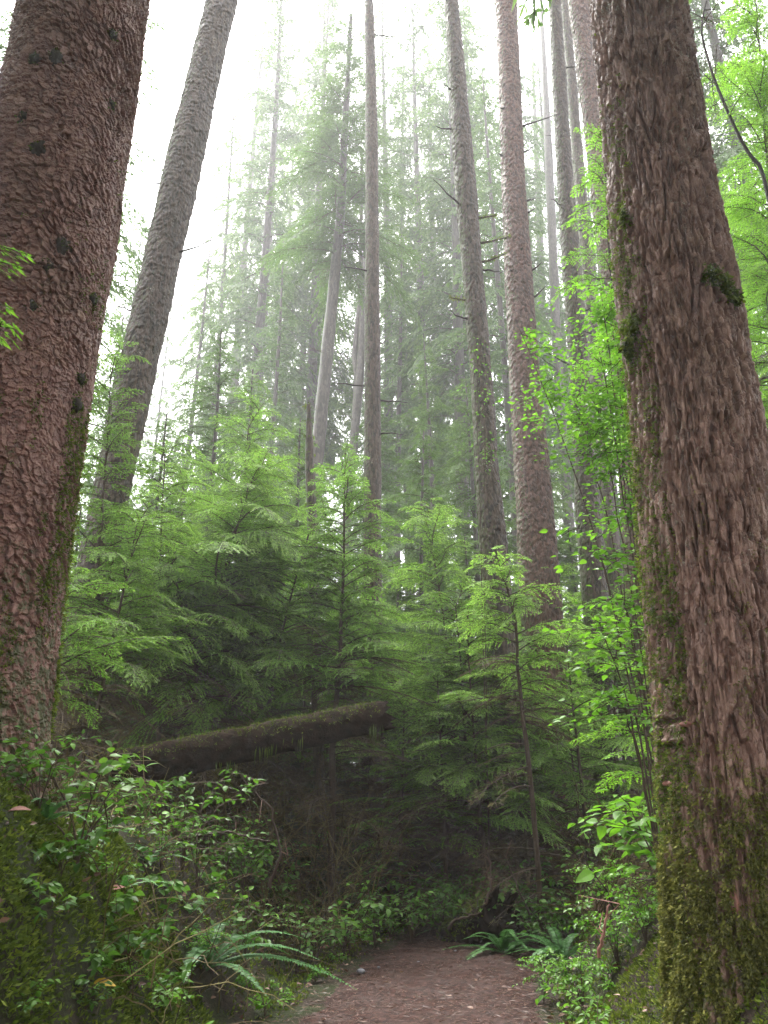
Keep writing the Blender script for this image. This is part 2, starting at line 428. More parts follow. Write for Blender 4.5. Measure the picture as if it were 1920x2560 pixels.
def scale_disp(seed):
    def fn(th, z, X, Y, r):
        per = 76
        wu = (fbm(X*6, Y*6, z*6, seed, 4)-.5)*2.4; wv = (fbm(X*6+9, Y*6, z*6, seed+1, 4)-.5)*2.4
        F1, F2, ID, DU, DV = worley(th/(2*np.pi)*per+wu, z/.07+wv, per, seed)
        f1, f2, id2, du, dv = worley(th/(2*np.pi)*per*2+wu*3, z/.030+wv*3, per*2, seed+5)
        e = F2-F1
        k = sst(.38, .62, fbm(X*2.5, Y*2.5, z*1.6, seed+21))
        d = (.004+.012*k)*(ID-.5)+.005*sst(0, .12, e)+(.008+.024*k)*np.clip(DV*.6+DU*.6, -.5, .6)+(.012-.006*k)*(id2-.5)+.008*np.clip(dv, -.5, .5)
        d = d+(fbm(X*1.6, Y*1.6, z*1.1, seed+9)-.5)*.07+(fbm(X*60, Y*60, z*60, seed+4, 2)-.5)*.006
        tint = .15+.45*ID+.25*id2+.15*sst(0, .3, e)
        return d, tint, None
    return fn
def fissure_disp(seed, scars=()):
    def fn(th, z, X, Y, r):
        n1 = fbm(X*7, Y*7, z*1.15, seed, 4); n2 = fbm(X*15+4, Y*15, z*2.4, seed+2, 3)
        c1 = np.abs(fr(n1*5.5)-.5)*2; c2 = np.abs(fr(n2*4.)-.5)*2
        per = 90
        wu = (fbm(X*9, Y*9, z*3, seed+1, 3)-.5)*2.6; wv = (fbm(X*6+9, Y*6, z*3, seed+3, 3)-.5)*2.6
        F1, F2, ID, DU, DV = worley(th/(2*np.pi)*per+wu, z/.15+wv, per, seed)
        f1, f2, id2, du, dv = worley(th/(2*np.pi)*per*1.8+wu*1.8, z/.065+wv*1.8, int(per*1.8), seed+5)
        d = .034*(sst(.06, .42, c1)-.6)+.016*(sst(.05, .4, c2)-.5)+.009*(ID-.5)+.006*np.clip(DV, -.5, .5)+.007*(id2-.5)+.006*sst(0, .25, f2-f1)
        d = d+(fbm(X*2, Y*2, z*.9, seed+9)-.5)*.07+(fbm(X*45, Y*45, z*12, seed+4, 4)-.5)*.034
        ID = ID; e = F2-F1
        for (sx, sy, szz, w, hh) in scars:
            q = np.hypot(X-sx, Y-sy)
            d = d-.055*np.exp(-(q/w)**4-((z-szz+.25*(X-sx)*(X-sx)/w)/hh)**2)+.02*np.exp(-(q/(w*1.1))**4-((z-szz-2.1*hh)/hh)**2)
        tint = .1+.4*ID+.35*id2+.15*sst(.05, .4, e)
        return d, tint, None
    return fn
def trunk(pr, base_z, top_z, vis_z, mat, nth, dz, disp, root, flare=.0, mossfn=None, fl_h=.8, name='trunk'):
    z = np.concatenate([np.arange(base_z-.4, vis_z, dz), np.linspace(vis_z, top_z, 16)])
    th = np.linspace(0, 2*np.pi, nth, endpoint=False)
    if nth > 200:
        k = int(nth*.8); th = np.concatenate([np.linspace(-R(195), R(15), k, endpoint=False), np.linspace(R(15), R(165), nth-k, endpoint=False)])
    Z, T = np.meshgrid(z, th, indexing='ij')
    r = pr['r'](Z); hh = np.clip((Z-base_z)/fl_h, -.5, 8)
    r = r*(1+flare*np.exp(-hh*1.6)*(1+.45*np.sin(T*5+1)+.3*np.sin(T*3+2.2)))
    xc, yc = pr['x'](Z), pr['y'](Z)
    X0, Y0 = xc+r*np.cos(T), yc+r*np.sin(T)
    d, tint, moss = disp(T, Z, X0, Y0, r)
    X, Y = xc+(r+d)*np.cos(T), yc+(r+d)*np.sin(T)
    b = np.array(root.location)
    P = np.stack([X, Y, Z], -1)-b
    attrs = {}
    if tint is not None: attrs['tint'] = tint
    mo = mossfn(T, Z, X0, Y0) if mossfn else np.zeros_like(Z)
    attrs['moss'] = mo
    o = link(bpy.data.objects.new(name, grid_mesh(name, P, [mat], True, attrs, nth < 200)), root)
    return o, P, T, Z, mo
def moss_tufts(soup, P, Nn, rng, size=.03, per=6, hang=.6, tcol=.5, slot=0):
    """little leafy tufts standing off a surface: P points, Nn normals"""
    n = len(P)
    p = np.repeat(P, per, 0); nn = np.repeat(Nn, per, 0)
    d = unit(nn*rng.uniform(.3, 1, (n*per, 1))+rng.normal(0, .55, (n*per, 3))+np.array([0, 0, -hang]))
    ln = size*rng.uniform(.4, 1.3, n*per)
    soup.add(kites(p+rng.normal(0, size*.3, p.shape), d, ln, ln*rng.uniform(.28, .5, n*per), nn, rng, .8), np.repeat(rng.normal(tcol, .2, n), per)+rng.normal(0, .1, n*per), slot)

# crowns of the tall trees (they start above the frame) and of the trees in the fog
def crown_mesh(name, Hc, Rm, nb, seed, lib, mats, droop=.45, shape=.6, path=None, t0=0., irregular=.5, upb=.05):
    rng = np.random.default_rng(seed); sp = Soup()
    for i in range(nb):
        t = t0+(1-t0)*((i+rng.random())/nb)
        tt = (t-t0)/(1-t0)
        az = i*2.39996+rng.normal(0, .5)
        L = (Rm*(1-tt)**shape*(min(1, tt/.12+.55))*rng.uniform(1-irregular, 1.15)+.25)
        pos = on_path(path, t) if path is not None else np.array([0, 0, tt*Hc])
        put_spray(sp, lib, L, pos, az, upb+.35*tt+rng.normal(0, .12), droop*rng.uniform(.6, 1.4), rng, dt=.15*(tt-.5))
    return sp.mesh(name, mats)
TOPCROWN = [crown_mesh('crown', 15, 3.4, 120, 70+k, COARSE, [M['needle_far'], M['twig']]) for k in range(2)]

BIG = {}
def big_tree(name, key, label, ctrl, Y, top, mat, nth, dz, disp, flare=.15, crown_at=None, dY=0., mossfn=None, cat='tree', group=None, topz=None, fl_h=.8):
    pr = profile(ctrl, Y, dY)
    vis = at(384, 0, Y)[2]+.5
    zb = None
    x0 = float(pr['x'](1.5)); y0 = float(pr['y'](1.5)); zb = gz(x0, y0)
    root = thing(name, label, cat, (x0, y0, zb), 0, group)
    tr = trunk(pr, zb, top, min(vis, top-.5), mat, nth, dz, disp, root, flare, mossfn, fl_h)
    if crown_at:
        c = link(bpy.data.objects.new('crown', TOPCROWN[len(BIG) % 2]), root)
        c.location = Vector((float(pr['x'](crown_at)), float(pr['y'](crown_at)), crown_at))-root.location
        c.rotation_euler = (0, 0, len(BIG)*1.3); s = (top-crown_at)/15+.12; c.scale = (s, s, s)
    BIG[key] = (root, pr, tr)
    return root, pr, tr

# --- the scaly giant beside the mossy bank
def moss_giant_l(T, Z, X, Y): return .12*sst(4.2, 1.8, Z)+.10*np.clip(np.cos(T), 0, 1)*sst(7, 2, Z)
root, pr, tr = big_tree('spruce_tree', 'A', 'huge spruce trunk with purple-brown scaly bark and black knots', [(0, 31, 145), (215, -22, 114), (430, -72, 81), (640, -128, 51)], 5.9, 27, M['bark_scale'], 430, .0085, scale_disp(3), .18, 13, mossfn=moss_giant_l)
rng = np.random.default_rng(8)
for px, py, s in [(40, 69, .07), (57, 59, .075), (102, 81, .05), (27, 127, .055), (38, 150, .07), (56, 234, .07), (43, 257, .06), (89, 281, .055), (106, 14, .05), (78, 395, .06), (75, 362, .05), (28, 300, .05)]:
    p, n = front(pr, px, py)
    u = np.linspace(0, np.pi, 9)[:, None]; v = np.linspace(0, 2*np.pi, 14, endpoint=False)[None]
    S = np.stack([np.sin(u)*np.cos(v), np.sin(u)*np.sin(v), np.cos(u)+0*v], -1)
    s *= 1.1
    S = S*(s*(.35+1.4*fbm(S[..., 0]*3+px, S[..., 1]*3, S[..., 2]*3, 2)[..., None]))*np.array([.75, .75, 1.0])
    kn = link(bpy.data.objects.new('knot', grid_mesh('knot', S, [M['knot']], True)), root, Vector(p-n*.02-np.array(root.location)))
    ms = Soup(); q = rng.normal(0, 1, (60, 3)); q = unit(q-np.array([0, 0, .3])*rng.random((60, 1)))*s*.75; q = q[:24]
    moss_tufts(ms, q, unit(q), rng, .03, 4, .5, .35); ms.build('moss_tuft', [M['moss']], kn)
def moss_on(tr, root, mask, count, size, per, mats, name, seed, hang=.6, tc=.5, off=.012):
    o, P, T, Z, mo = tr
    rng = np.random.default_rng(seed)
    w = mask(T, Z, P).reshape(-1); w = np.clip(w, 0, None); w = w/w.sum()
    idx = rng.choice(len(w), count, p=w)
    Tn = T.reshape(-1)[idx]; nn = np.stack([np.cos(Tn), np.sin(Tn), 0*Tn], 1)
    p = P.reshape(-1, 3)[idx]+nn*off*rng.random((count, 1))
    s = Soup(); moss_tufts(s, p, nn, rng, size, per, hang, tc)
    o = s.build(name, mats, root); o['kind'] = 'stuff'; return o
def vis_half(T): return (np.sin(T) < .35)*1.
moss_on(tr, root, lambda T, Z, P: vis_half(T)*sst(.58, .72, fbm(np.cos(T)*3, np.sin(T)*3, Z*1.6, 4))*sst(7, 2.2, Z), 2600, .022, 5, [M['moss']], 'moss', 3)
moss_on(tr, root, lambda T, Z, P: (np.abs(T-.15) < .5)*sst(.4, .7, fbm(np.cos(T)*3, np.sin(T)*3, Z*1.2, 6))*sst(7.5, 3, Z), 1300, .028, 5, [M['moss']], 'moss', 4)

# --- the fissured giant beside the trail
PRR = [(0, 594, 680), (200, 613, 710), (430, 635, 757), (640, 655, 788), (800, 668, 810), (900, 676, 822), (960, 678, 834)]
prR = profile(PRR, 5.2)
scars = []
for px, py, w, hh in ((681, 719, .11, .016), (683, 744, .12, .014), (676, 781, .05, .012)):
    p, n = front(prR, px, py); scars.append((p[0], p[1], p[2], w, hh))
def moss_giant_r(T, Z, X, Y): return .13*sst(2.4, .6, Z)+.13*np.clip(-np.cos(T), 0, 1)**2*sst(9, 2, Z)
root, pr, tr = big_tree('spruce_tree', 'B', 'huge trunk with deeply fissured bark and a mossy foot beside the trail', PRR, 5.2, 27, M['bark_fissure'], 420, .0075, fissure_disp(21, scars), .015, 12.5, mossfn=moss_giant_r, fl_h=.5)
nz = lambda T, Z, f, s: fbm(np.cos(T)*f, np.sin(T)*f, Z*f*.6, s)
moss_on(tr, root, lambda T, Z, P: vis_half(T)*sst(1.9, .5, Z)*(.05+sst(.44, .56, nz(T, Z, 9, 2))), 15000, .025, 6, [M['moss_gold']], 'moss', 5, .5, .45, .03)
moss_on(tr, root, lambda T, Z, P: vis_half(T)*sst(3.9, 1.2, Z)*sst(.5, .66, nz(T, Z, 8, 6)), 2600, .017, 5, [M['moss_gold']], 'moss', 6, .6, .6)
moss_on(tr, root, lambda T, Z, P: (np.abs(np.mod(T, 6.2832)-3.3) < .55)*sst(8.5, 2, Z)*(.1+sst(.4, .6, nz(T, Z, 4, 9))), 3600, .024, 6, [M['moss']], 'moss', 7, .5, .62)
rng = np.random.default_rng(12)
for px, py, s in [(643, 314, .085), (640, 332, .05), (634, 205, .045), (705, 283, .05), (716, 296, .06), (724, 308, .04)]:
    p, n = front(pr, px, py); q = rng.normal(0, s*.5, (90, 3))*np.array([1, 1, 1.5]); q[:, 1] *= .5
    ms = Soup(); moss_tufts(ms, q+n*s*.3, np.tile(n, (90, 1)), rng, .045, 6, 1.1, .45)
    ms.build('moss_clump', [M['moss']], root, Vector(p-np.array(root.location)))
for px, py, w, h_ in [(677, 783, .06, .022), (697, 722, .05, .02), (672, 690, .03, .07), (702, 868, .03, .08), (740, 905, .03, .07)]:
    p, n = front(pr, px, py); t = np.array([-n[1], n[0], 0])
    u = np.linspace(-1, 1, 7)[None, :, None]; v = np.linspace(-1, 1, 5)[:, None, None]
    S = t*u*w*(1-.3*v*v)+np.array([0, 0, 1.])*v*h_*(1-.4*u*u)+n*(.03*(1-u*u)*(1-v*v)+.012*np.sin(u*5+px))
    link(bpy.data.objects.new('bark_flake', grid_mesh('bark_flake', S, [M['fungus']])), root, Vector(p+n*.02-np.array(root.location)))

# --- the standing trunks between them
def mid_tree(key, label, ctrl, Y, top=33, mat='bark_grey', amp=.012, seed=1, flare=.05, crown_at=None, dY=0., name='spruce_tree', nth=120, dz=.022):
    return big_tree(name, key, label, ctrl, Y, top, M[mat], nth, dz, plain_disp(amp, seed, 30), flare, crown_at, dY)
mid_tree('C', 'leaning dark trunk with a mossy flank beside the bright fog gap', [(0, 207, 236), (180, 163, 197), (360, 122, 157), (472, 98, 133)], 13, 32, 'bark_grey', .016, 2, dY=0)
mid_tree('G', 'slim straight grey trunk standing alone in the middle of the grove', [(0, 365, 373), (110, 366, 377), (360, 365, 380), (480, 364, 381)], 16, 31, 'bark_grey', .009, 3)
mid_tree('H', 'brown trunk speckled with lichen and a moss-edged flank beside the widest reddish trunk', [(0, 445, 458), (180, 455, 475), (360, 470, 490), (482, 476, 500), (545, 480, 507)], 13, 32, 'bark_grey', .012, 4)
mid_tree('I', 'thick reddish-brown trunk with broken branch stubs and pale lichen spots', [(0, 496, 516), (190, 502, 525), (360, 509, 538), (482, 515, 550), (650, 523, 565)], 15, 33, 'bark_red', .013, 5)
mid_tree('J', 'narrow dark trunk, first of three crowded together near the fissured giant', [(0, 549, 560), (180, 557, 573), (360, 569, 588), (500, 576, 599), (650, 586, 612)], 15, 32, 'bark_grey', .011, 6)
mid_tree('K', 'thinnest of the three trunks crowded near the fissured giant', [(0, 560, 569), (278, 582, 594), (360, 588, 602), (500, 599, 615)], 18, 32, 'bark_grey', .010, 7)
mid_tree('L', 'mossy brown trunk half hidden behind the fissured giant', [(0, 569, 590), (160, 588, 609), (278, 601, 625), (400, 614, 640), (640, 630, 662)], 14, 32, 'bark_red', .012, 8)
mid_tree('N', 'pale grey trunk fading in fog beyond the reddish trunk', [(160, 545, 553), (320, 551, 560), (436, 557, 567), (552, 566, 577), (644, 571, 581)], 42, 62, 'bark_far', .010, 9, name='hemlock_tree', nth=40, dz=.08, crown_at=None)
mid_tree('O', 'faint thin trunk barely showing in fog behind the reddish trunk', [(200, 535, 542), (400, 541, 549)], 60, 88, 'bark_far', .010, 10, name='hemlock_tree', nth=40, dz=.08, crown_at=None)
# stubs on the reddish trunk, mossy limb on its neighbour
rI, pI, _ = BIG['I']
rng = np.random.default_rng(4)
for px, py, dx, up, L in [(523, 154, 1, .5, .3), (530, 201, 1, .1, .22), (530, 213, 1, .5, .2), (533, 270, 1, .6, .26), (538, 297, 1, .8, .3), (503, 154, -1, .3, .12), (512, 270, -.4, .2, .12), (504, 108, -.8, .2, .12), (527, 126, 1, .1, .9), (521, 250, .3, .3, .12)]:
    p, n = front(pI, px, py)
    t = np.linspace(0, 1, 6)[:, None]
    path = np.array([dx*.9, -.3, 0])*t*L+np.array([0, 0, up*L])*t**1.6+rng.normal(0, .008, (6, 3))
    link(bpy.data.objects.new('branch_stub', grid_mesh('branch_stub', tube_grid(path, np.linspace(.028, .006, 6), 7), [M['knot']], True)), rI, Vector(p-np.array(rI.location)))
rH, pH, _ = BIG['H']
for px, py, dx, L, up in [(482, 243, 1, .55, .2), (486, 218, 1, .35, .1), (491, 262, 1, .45, .35), (459, 300, -1, .3, .1)]:
    p, n = front(pH, px, py); t = np.linspace(0, 1, 8)[:, None]
    path = np.array([dx, -.1, 0])*t*L+np.array([0, 0, up*L])*t**1.5
    b = link(bpy.data.objects.new('branch', grid_mesh('branch', tube_grid(path, np.linspace(.026, .010, 8), 7), [M['twig']], True)), rH, Vector(p-np.array(rH.location)))
    s = Soup(); k = rng.integers(0, 8, 60); moss_tufts(s, path[k]+rng.normal(0, .015, (60, 3)), np.tile([0, 0, 1.], (60, 1)), rng, .04, 4, .4, .6); s.build('moss', [M['moss']], b)

for key, cnt in (('C', 5), ('G', 7), ('J', 5), ('K', 3), ('L', 3), ('H', 5), ('N', 6)):
    r_, p_, _ = BIG[key]; rs = np.random.default_rng(ord(key))
    for i in range(cnt):
        z = rs.uniform(5, at(384, 20, p_['Y'])[2]); a = rs.choice([0, np.pi])+rs.normal(0, .5)-.3*0
        n_ = np.array([math.cos(a), math.sin(a)*.6-.25, 0]); n_ /= np.linalg.norm(n_); rr = float(p_['r'](z))
        p = np.array([float(p_['x'](z)), float(p_['y'](z)), z])+n_*rr*.9; L = rs.uniform(.15, .75); t = np.linspace(0, 1, 7)[:, None]
        path = n_*t*L+np.array([0, 0, rs.uniform(-.3, .5)*L])*t**1.6+rs.normal(0, .01, (7, 3))
        link(bpy.data.objects.new('branch_stub', grid_mesh('branch_stub', tube_grid(path, np.linspace(.024, .006, 7), 6), [M['knot']], True)), r_, Vector(p-np.array(r_.location)))

# --- broken snag, forked pair, and the green-crowned hemlock behind
def thin_tree(name, label, ctrl, Y, top, mat, seed, crown=None, cat='tree', branches=0, lib=MID, cm='needle_far', droop=.5, dz=.08, nth=28, group=None):
    pr = profile(ctrl, Y); x0 = float(pr['x'](2.)); zb = gz(x0, Y)
    root = thing(name, label, cat, (x0, Y, zb), 0, group)
    tr = trunk(pr, zb, top, top-.6, M[mat], nth, dz, plain_disp(.012, seed), root, .1)
    rng = np.random.default_rng(seed)
    zz = np.linspace(zb, top, 24); path = np.stack([pr['x'](zz), pr['y'](zz), zz], 1)-np.array(root.location)
    if crown:
        z0, Rm, nb = crown
        link(bpy.data.objects.new('crown', crown_mesh('crown', 1, Rm, nb, seed, lib, [M[cm], M['twig']], droop, .55, path, (z0-zb)/(top-zb))), root)
    if branches:
        de = Soup()
        for i in range(branches):
            put_spray(de, DEAD, rng.uniform(.6, 1.8), on_path(path, rng.uniform(.2, .75)), rng.uniform(0, 6.28), rng.normal(.15, .2), .15, rng)
        de.build('dead_branches', [M['dead'], M['twig']], root)
    return root, pr, path
z_at = lambda py, Y: at(384, py, Y)[2]
thin_tree('hemlock_tree', 'hemlock with a full drooping green crown behind the slim straight trunk', [(60, 346.5, 351), (220, 335.5, 344.5), (360, 320, 333), (496, 306, 320)], 27, z_at(15, 27), 'bark_far', 31, (z_at(262, 27), 3.9, 120), branches=14, cm='needle_far', droop=.6)
rt, pr, path = thin_tree('snag', 'short broken dark snag with a jagged top below the green-crowned hemlock', [(405, 306, 311), (440, 305, 313), (500, 307, 316)], 14, z_at(405, 14), 'bark_grey', 33, cat='dead tree')
sp = Soup(); rng = np.random.default_rng(3); rngp = path[rng.integers(4, 24, 160)]
a_ = rng.uniform(0, 6.28, 160); nn = np.stack([np.cos(a_), np.sin(a_), 0*a_], 1); moss_tufts(sp, rngp+nn*.08, nn, rng, .05, 5, .7, .5); sp.build('moss', [M['moss']], rt)
rt, pr, path = thin_tree('forked_tree', 'dark forked tree splitting into two thin stems behind the slim straight trunk', [(60, 366, 371), (235, 364, 369), (380, 355, 364), (455, 348, 357)], 38, z_at(40, 38), 'bark_far', 34, (z_at(200, 38), 3.0, 60), branches=10)
p0 = at(358, 382, 38); p1 = at(360, 300, 38); p2 = at(362, 150, 38)
pts = np.array([p0, p0+(p1-p0)*.3+np.array([-.25, 0, 0]), p1, (p1+p2)/2, p2])-np.array(rt.location)
link(bpy.data.objects.new('fork_stem', grid_mesh('fork_stem', tube_grid(pts, np.linspace(.17, .10, 5), 10), [M['bark_far']], True)), rt)

# ------------------------------------------------------------------ trees fading in the fog
def far_tree_src(seed, Hh, Rm, r0, live, lib, nb, droop):
    rng = np.random.default_rng(seed)
    P = stem_path(Hh, rng, .008, 0, n=20); P[0, 2] -= .6
    tr = grid_mesh('trunk', tube_grid(P, r0*(1-np.linspace(0, 1, 20))**.85+.02, 14), [M['bark_far']], True)
    cr = crown_mesh('crown', 1, Rm, nb, seed, lib, [M['needle_far'], M['twig']], droop, .6, P, live)
    de = Soup()
    for i in range(16):
        put_spray(de, DEAD, rng.uniform(.7, 2.0), on_path(P, rng.uniform(.08, live+.1)), rng.uniform(0, 6.28), rng.normal(.1, .2), .15, rng)
    return tr, cr, de.mesh('dead_branches', [M['dead'], M['twig']]), Hh
FARSRC = [far_tree_src(101, 22, 3.2, .22, .25, COARSE, 135, .5), far_tree_src(102, 26, 3.8, .28, .3, COARSE, 140, .5), far_tree_src(103, 18, 2.9, .15, .12, COARSE, 130, .55),
          far_tree_src(104, 24, 3.0, .20, .4, COARSE, 105, .5), far_tree_src(105, 12, 2.6, .10, .06, MID, 150, .5), far_tree_src(106, 9, 2.4, .07, .04, MID, 120, .5)]
SHADE_TREE = [far_tree_src(120, 24, 5.2, .35, .3, COARSE, 230, .35)]
fr_ = np.random.default_rng(77)
def far_tree(px, Y, apex, v, label, group=None):
    if Y > 100: Y -= 100
    elif Y > 24: Y = 25+(Y-24)*3.1; apex = max(apex, -40)
    p = at(px, 420, Y); x = p[0]; zb = gz(x, Y)
    tr, cr, de, Hh = FARSRC[v]
    hh = at(px, apex, Y)[2]-zb
    s = hh/Hh
    root = thing('hemlock_tree', label, 'tree', (x, Y, zb), fr_.uniform(0, 6.28), group)
    w = s**(.35 if Y < 24 else .5)
    root.scale = (w, w, s)
    for nm, me in (('trunk', tr), ('crown', cr), ('dead_branches', de)):
        link(bpy.data.objects.new(nm, me), root)
    return root
FT = [
 (233, 37, -80, 1, 'ghostly tall hemlock dissolving in the bright fog past the leaning trunk'),
 (122, 34, 205, 4, 'very faint small hemlock in the white gap beside the scaly giant'),
 (108, 25, 318, 5, 'pale low hemlock tucked between the scaly giant and the leaning trunk'),
 (188, 30, 225, 2, 'faint hemlock whose trunk rises just beside the leaning trunk'),
 (160, 38, 290, 4, 'faint hemlock top peeping from behind the leaning trunk'),
 (268, 27, 235, 2, 'pointed hemlock with a thin dark trunk in front of the ghostly tall one'),
 (214, 21, 330, 4, 'yellow-green bushy hemlock below the ghostly tall one'),
 (250, 19, 372, 5, 'low bright hemlock in front of the pointed hemlock'),
 (298, 33, 110, 1, 'misty hemlock between the ghostly tall one and the green-crowned hemlock'),
 (284, 42, 40, 0, 'palest hemlock crown just beside the green-crowned hemlock'),
 (396, 29, 215, 3, 'bare-stemmed hemlock whose dead branches spread beside the slim straight trunk'),
 (409, 34, 40, 0, 'misty hemlock between the slim straight trunk and the lichen-speckled trunk'),
 (430, 25, 330, 3, 'dark thin hemlock leaning over its neighbour in the middle distance'),
 (459, 28, -160, 1, 'tall grey hemlock with drooping boughs behind the lichen-speckled trunk'),
 (440, 38, -20, 1, 'high misty hemlock crown left of the lichen-speckled trunk'),
 (483, 35, -60, 0, 'misty hemlock between the lichen-speckled trunk and the reddish trunk'),
 (510, 26, 60, 2, 'green hemlock showing behind the reddish trunk'),
 (540, 38, 130, 0, 'misty hemlock beyond the reddish trunk'),
 (572, 33, 30, 1, 'misty hemlock behind the three crowded trunks'),
 (606, 27, 170, 2, 'green hemlock behind the mossy brown trunk'),
 (378, 23, 395, 4, 'low hemlock at the foot of the slim straight trunk'),
 (420, 20, 430, 5, 'low hemlock filling the gap below the lichen-speckled trunk'),
 (540, 22, 430, 4, 'low hemlock between the reddish trunk and the three crowded trunks'),
 (300, 20, 420, 5, 'low hemlock around the foot of the broken snag'),
 (165, 19, 415, 5, 'low hemlock at the foot of the leaning trunk'),
 (640, 30, -40, 1, 'misty hemlock behind the top of the fissured giant'),
 (722, 24, -120, 1, 'tall misty hemlock past the fissured giant'),
 (752, 30, -60, 0, 'faint hemlock past the fissured giant at the picture edge'),
 (795, 22, -200, 1, 'tall hemlock reaching in from beyond the picture edge past the fissured giant'),
 (25, 20, -160, 1, 'tall hemlock behind the scaly giant in the upper corner'),
 (-25, 15, -120, 0, 'hemlock boughs hanging in the upper corner behind the scaly giant'),
 (255, 36, -30, 3, 'high bare-stemmed misty hemlock between the ghostly tall one and the palest crown'),
 (312, 31, -40, 1, 'misty hemlock crown filling the top beside the green-crowned hemlock'),
 (388, 33, -40, 1, 'misty hemlock crown filling the top beside the slim straight trunk'),
 (425, 30, -30, 0, 'misty hemlock crown before the lichen-speckled trunk top'),
 (478, 29, -40, 1, 'misty hemlock crown between the tops of the lichen-speckled and reddish trunks'),
 (536, 31, -40, 0, 'misty hemlock crown beside the top of the reddish trunk'),
 (252, 144, -45, 1, 'pale full hemlock crown melting into the brightest fog at the top'),
 (212, 148, 95, 2, 'very pale bushy hemlock standing in the bright gap past the leaning trunk'),
 (312, 150, -45, 0, 'pale tall hemlock crown in the fog above the green-crowned hemlock'),
 (350, 30, 330, 2, 'slender hemlock behind the forked tree'),
 (470, 22, 380, 4, 'low hemlock behind the lichen-speckled trunk'),
]
for a in FT: far_tree(*a)
LOW = [(40, 17, 560), (95, 20, 520), (140, 23, 500), (185, 18, 545), (225, 22, 520), (262, 17, 560), (300, 24, 500), (335, 18, 560), (365, 26, 500), (398, 19, 545), (430, 23, 520), (462, 18, 560), (495, 25, 505),
       (525, 18, 540), (560, 22, 510), (590, 18, 530), (615, 26, 480), (120, 30, 470), (210, 30, 470), (280, 32, 460), (345, 33, 455), (410, 30, 465), (470, 31, 460), (530, 30, 470)]
for px, Y, ap in LOW:
    far_tree(px, Y, ap+fr_.uniform(-25, 25), 4+int(px) % 2, 'young hemlock in the misty second rank behind the thicket', 'young hemlocks behind the thicket')
for x, y in ((-5.5, -5), (5.5, -6), (-9, 3), (8.5, 3), (-1, -11), (-5., .8), (4.8, .3)):  # unseen hemlocks added beside and behind the camera to block sky light
    zb = gz(x, y); tr, cr, de, Hh = SHADE_TREE[0]
    root = thing('hemlock_tree', 'tall unseen hemlock added outside the picture to shade the trail', 'tree', (x, y, zb), fr_.uniform(0, 6.28), 'unseen hemlocks added for shade')
    for nm, me in (('trunk', tr), ('crown', cr)): link(bpy.data.objects.new(nm, me), root)

# ------------------------------------------------------------------ hemlock saplings of the understorey
def sap(apx, apy, bpx, Y, Rm, seed, label, **k):
    b = at(bpx, 700, Y); x0 = b[0]; zb = gz(x0, Y); a = at(apx, apy, Y)
    return sapling('hemlock_sapling', label, (x0, Y, zb), a[2]-zb, Rm, seed, lean=(a[0]-x0, 0), **k)
SAP = {}
SAP['a'] = sap(105, 342, 92, 11, 1.35, 1, 'tall feathery sapling rising between the scaly giant and the leaning trunk', live=.3)
SAP['b'] = sap(172, 438, 165, 12.5, 1.3, 2, 'sapling with a thin upright tip in front of the leaning trunk', live=.35)
SAP['c'] = sap(258, 405, 232, 14, 1.7, 3, 'sapling with a slanting dark leader pointing at the pointed hemlock', live=.3)
SAP['d'] = sap(262, 455, 175, 12.6, 2.3, 4, 'broad arching sapling spreading over the fallen log', live=.45, r0=.05, droop=.5, nb=72)
SAP['e'] = sap(345, 450, 334, 12.4, 1.7, 5, 'sapling with a straight dark stem standing just behind the fallen log', live=.38, r0=.055, pix=[(332, 840), (333, 740), (340, 667), (344, 560), (345, 450)])
SAP['f'] = sap(495, 553, 536, 10.9, 1.15, 6, 'slender sapling with a crooked dark stem before the reddish trunk', live=.36, r0=.034, nb=46, pix=[(536, 823), (529, 756), (519, 690), (516, 625), (506, 585), (495, 553)])
SAP['g'] = sap(135, 500, 95, 10.4, 1.5, 7, 'low sapling beside the scaly giant', live=.4)
SAP['h'] = sap(318, 512, 262, 12.9, 1.9, 8, 'dense low sapling in the middle of the thicket', live=.42, droop=.5)
SAP['i'] = sap(420, 500, 455, 14.2, 1.8, 9, 'soft green sapling below the lichen-speckled trunk', live=.3)
SAP['j'] = sap(455, 585, 462, 13, 1.6, 10, 'drooping sapling between the straight dark stem and the crooked one', live=.3)
SAP['k'] = sap(570, 620, 575, 12.3, 1.3, 11, 'small sapling at the foot of the reddish trunk', live=.25)
SAP['l'] = sap(612, 100, 668, 8.6, .95, 12, 'tall thin bright sapling growing close behind the fissured giant', live=.45, mat='needle_bright', nb=60, dead=False)
SAP['m'] = sap(625, 610, 652, 8.3, .9, 13, 'bright green sapling leaning out from the foot of the fissured giant', live=.2, mat='needle_bright')
SAP['n'] = sap(742, -40, 790, 9.5, 1.5, 14, 'bright tall sapling filling the gap past the fissured giant', live=.3, mat='needle_bright')
SAP['o'] = sap(775, 150, 800, 12, 1.8, 15, 'broad sapling behind the bright tall one past the fissured giant', live=.2, mat='needle')
SAP['p'] = sap(60, 560, 55, 8.6, 1.3, 16, 'small dark sapling hugging the foot of the scaly giant', live=.45)
SAP['q'] = sap(165, 545, 215, 11.8, 1.7, 17, 'low spreading sapling above the fallen log root end', live=.45, droop=.55)
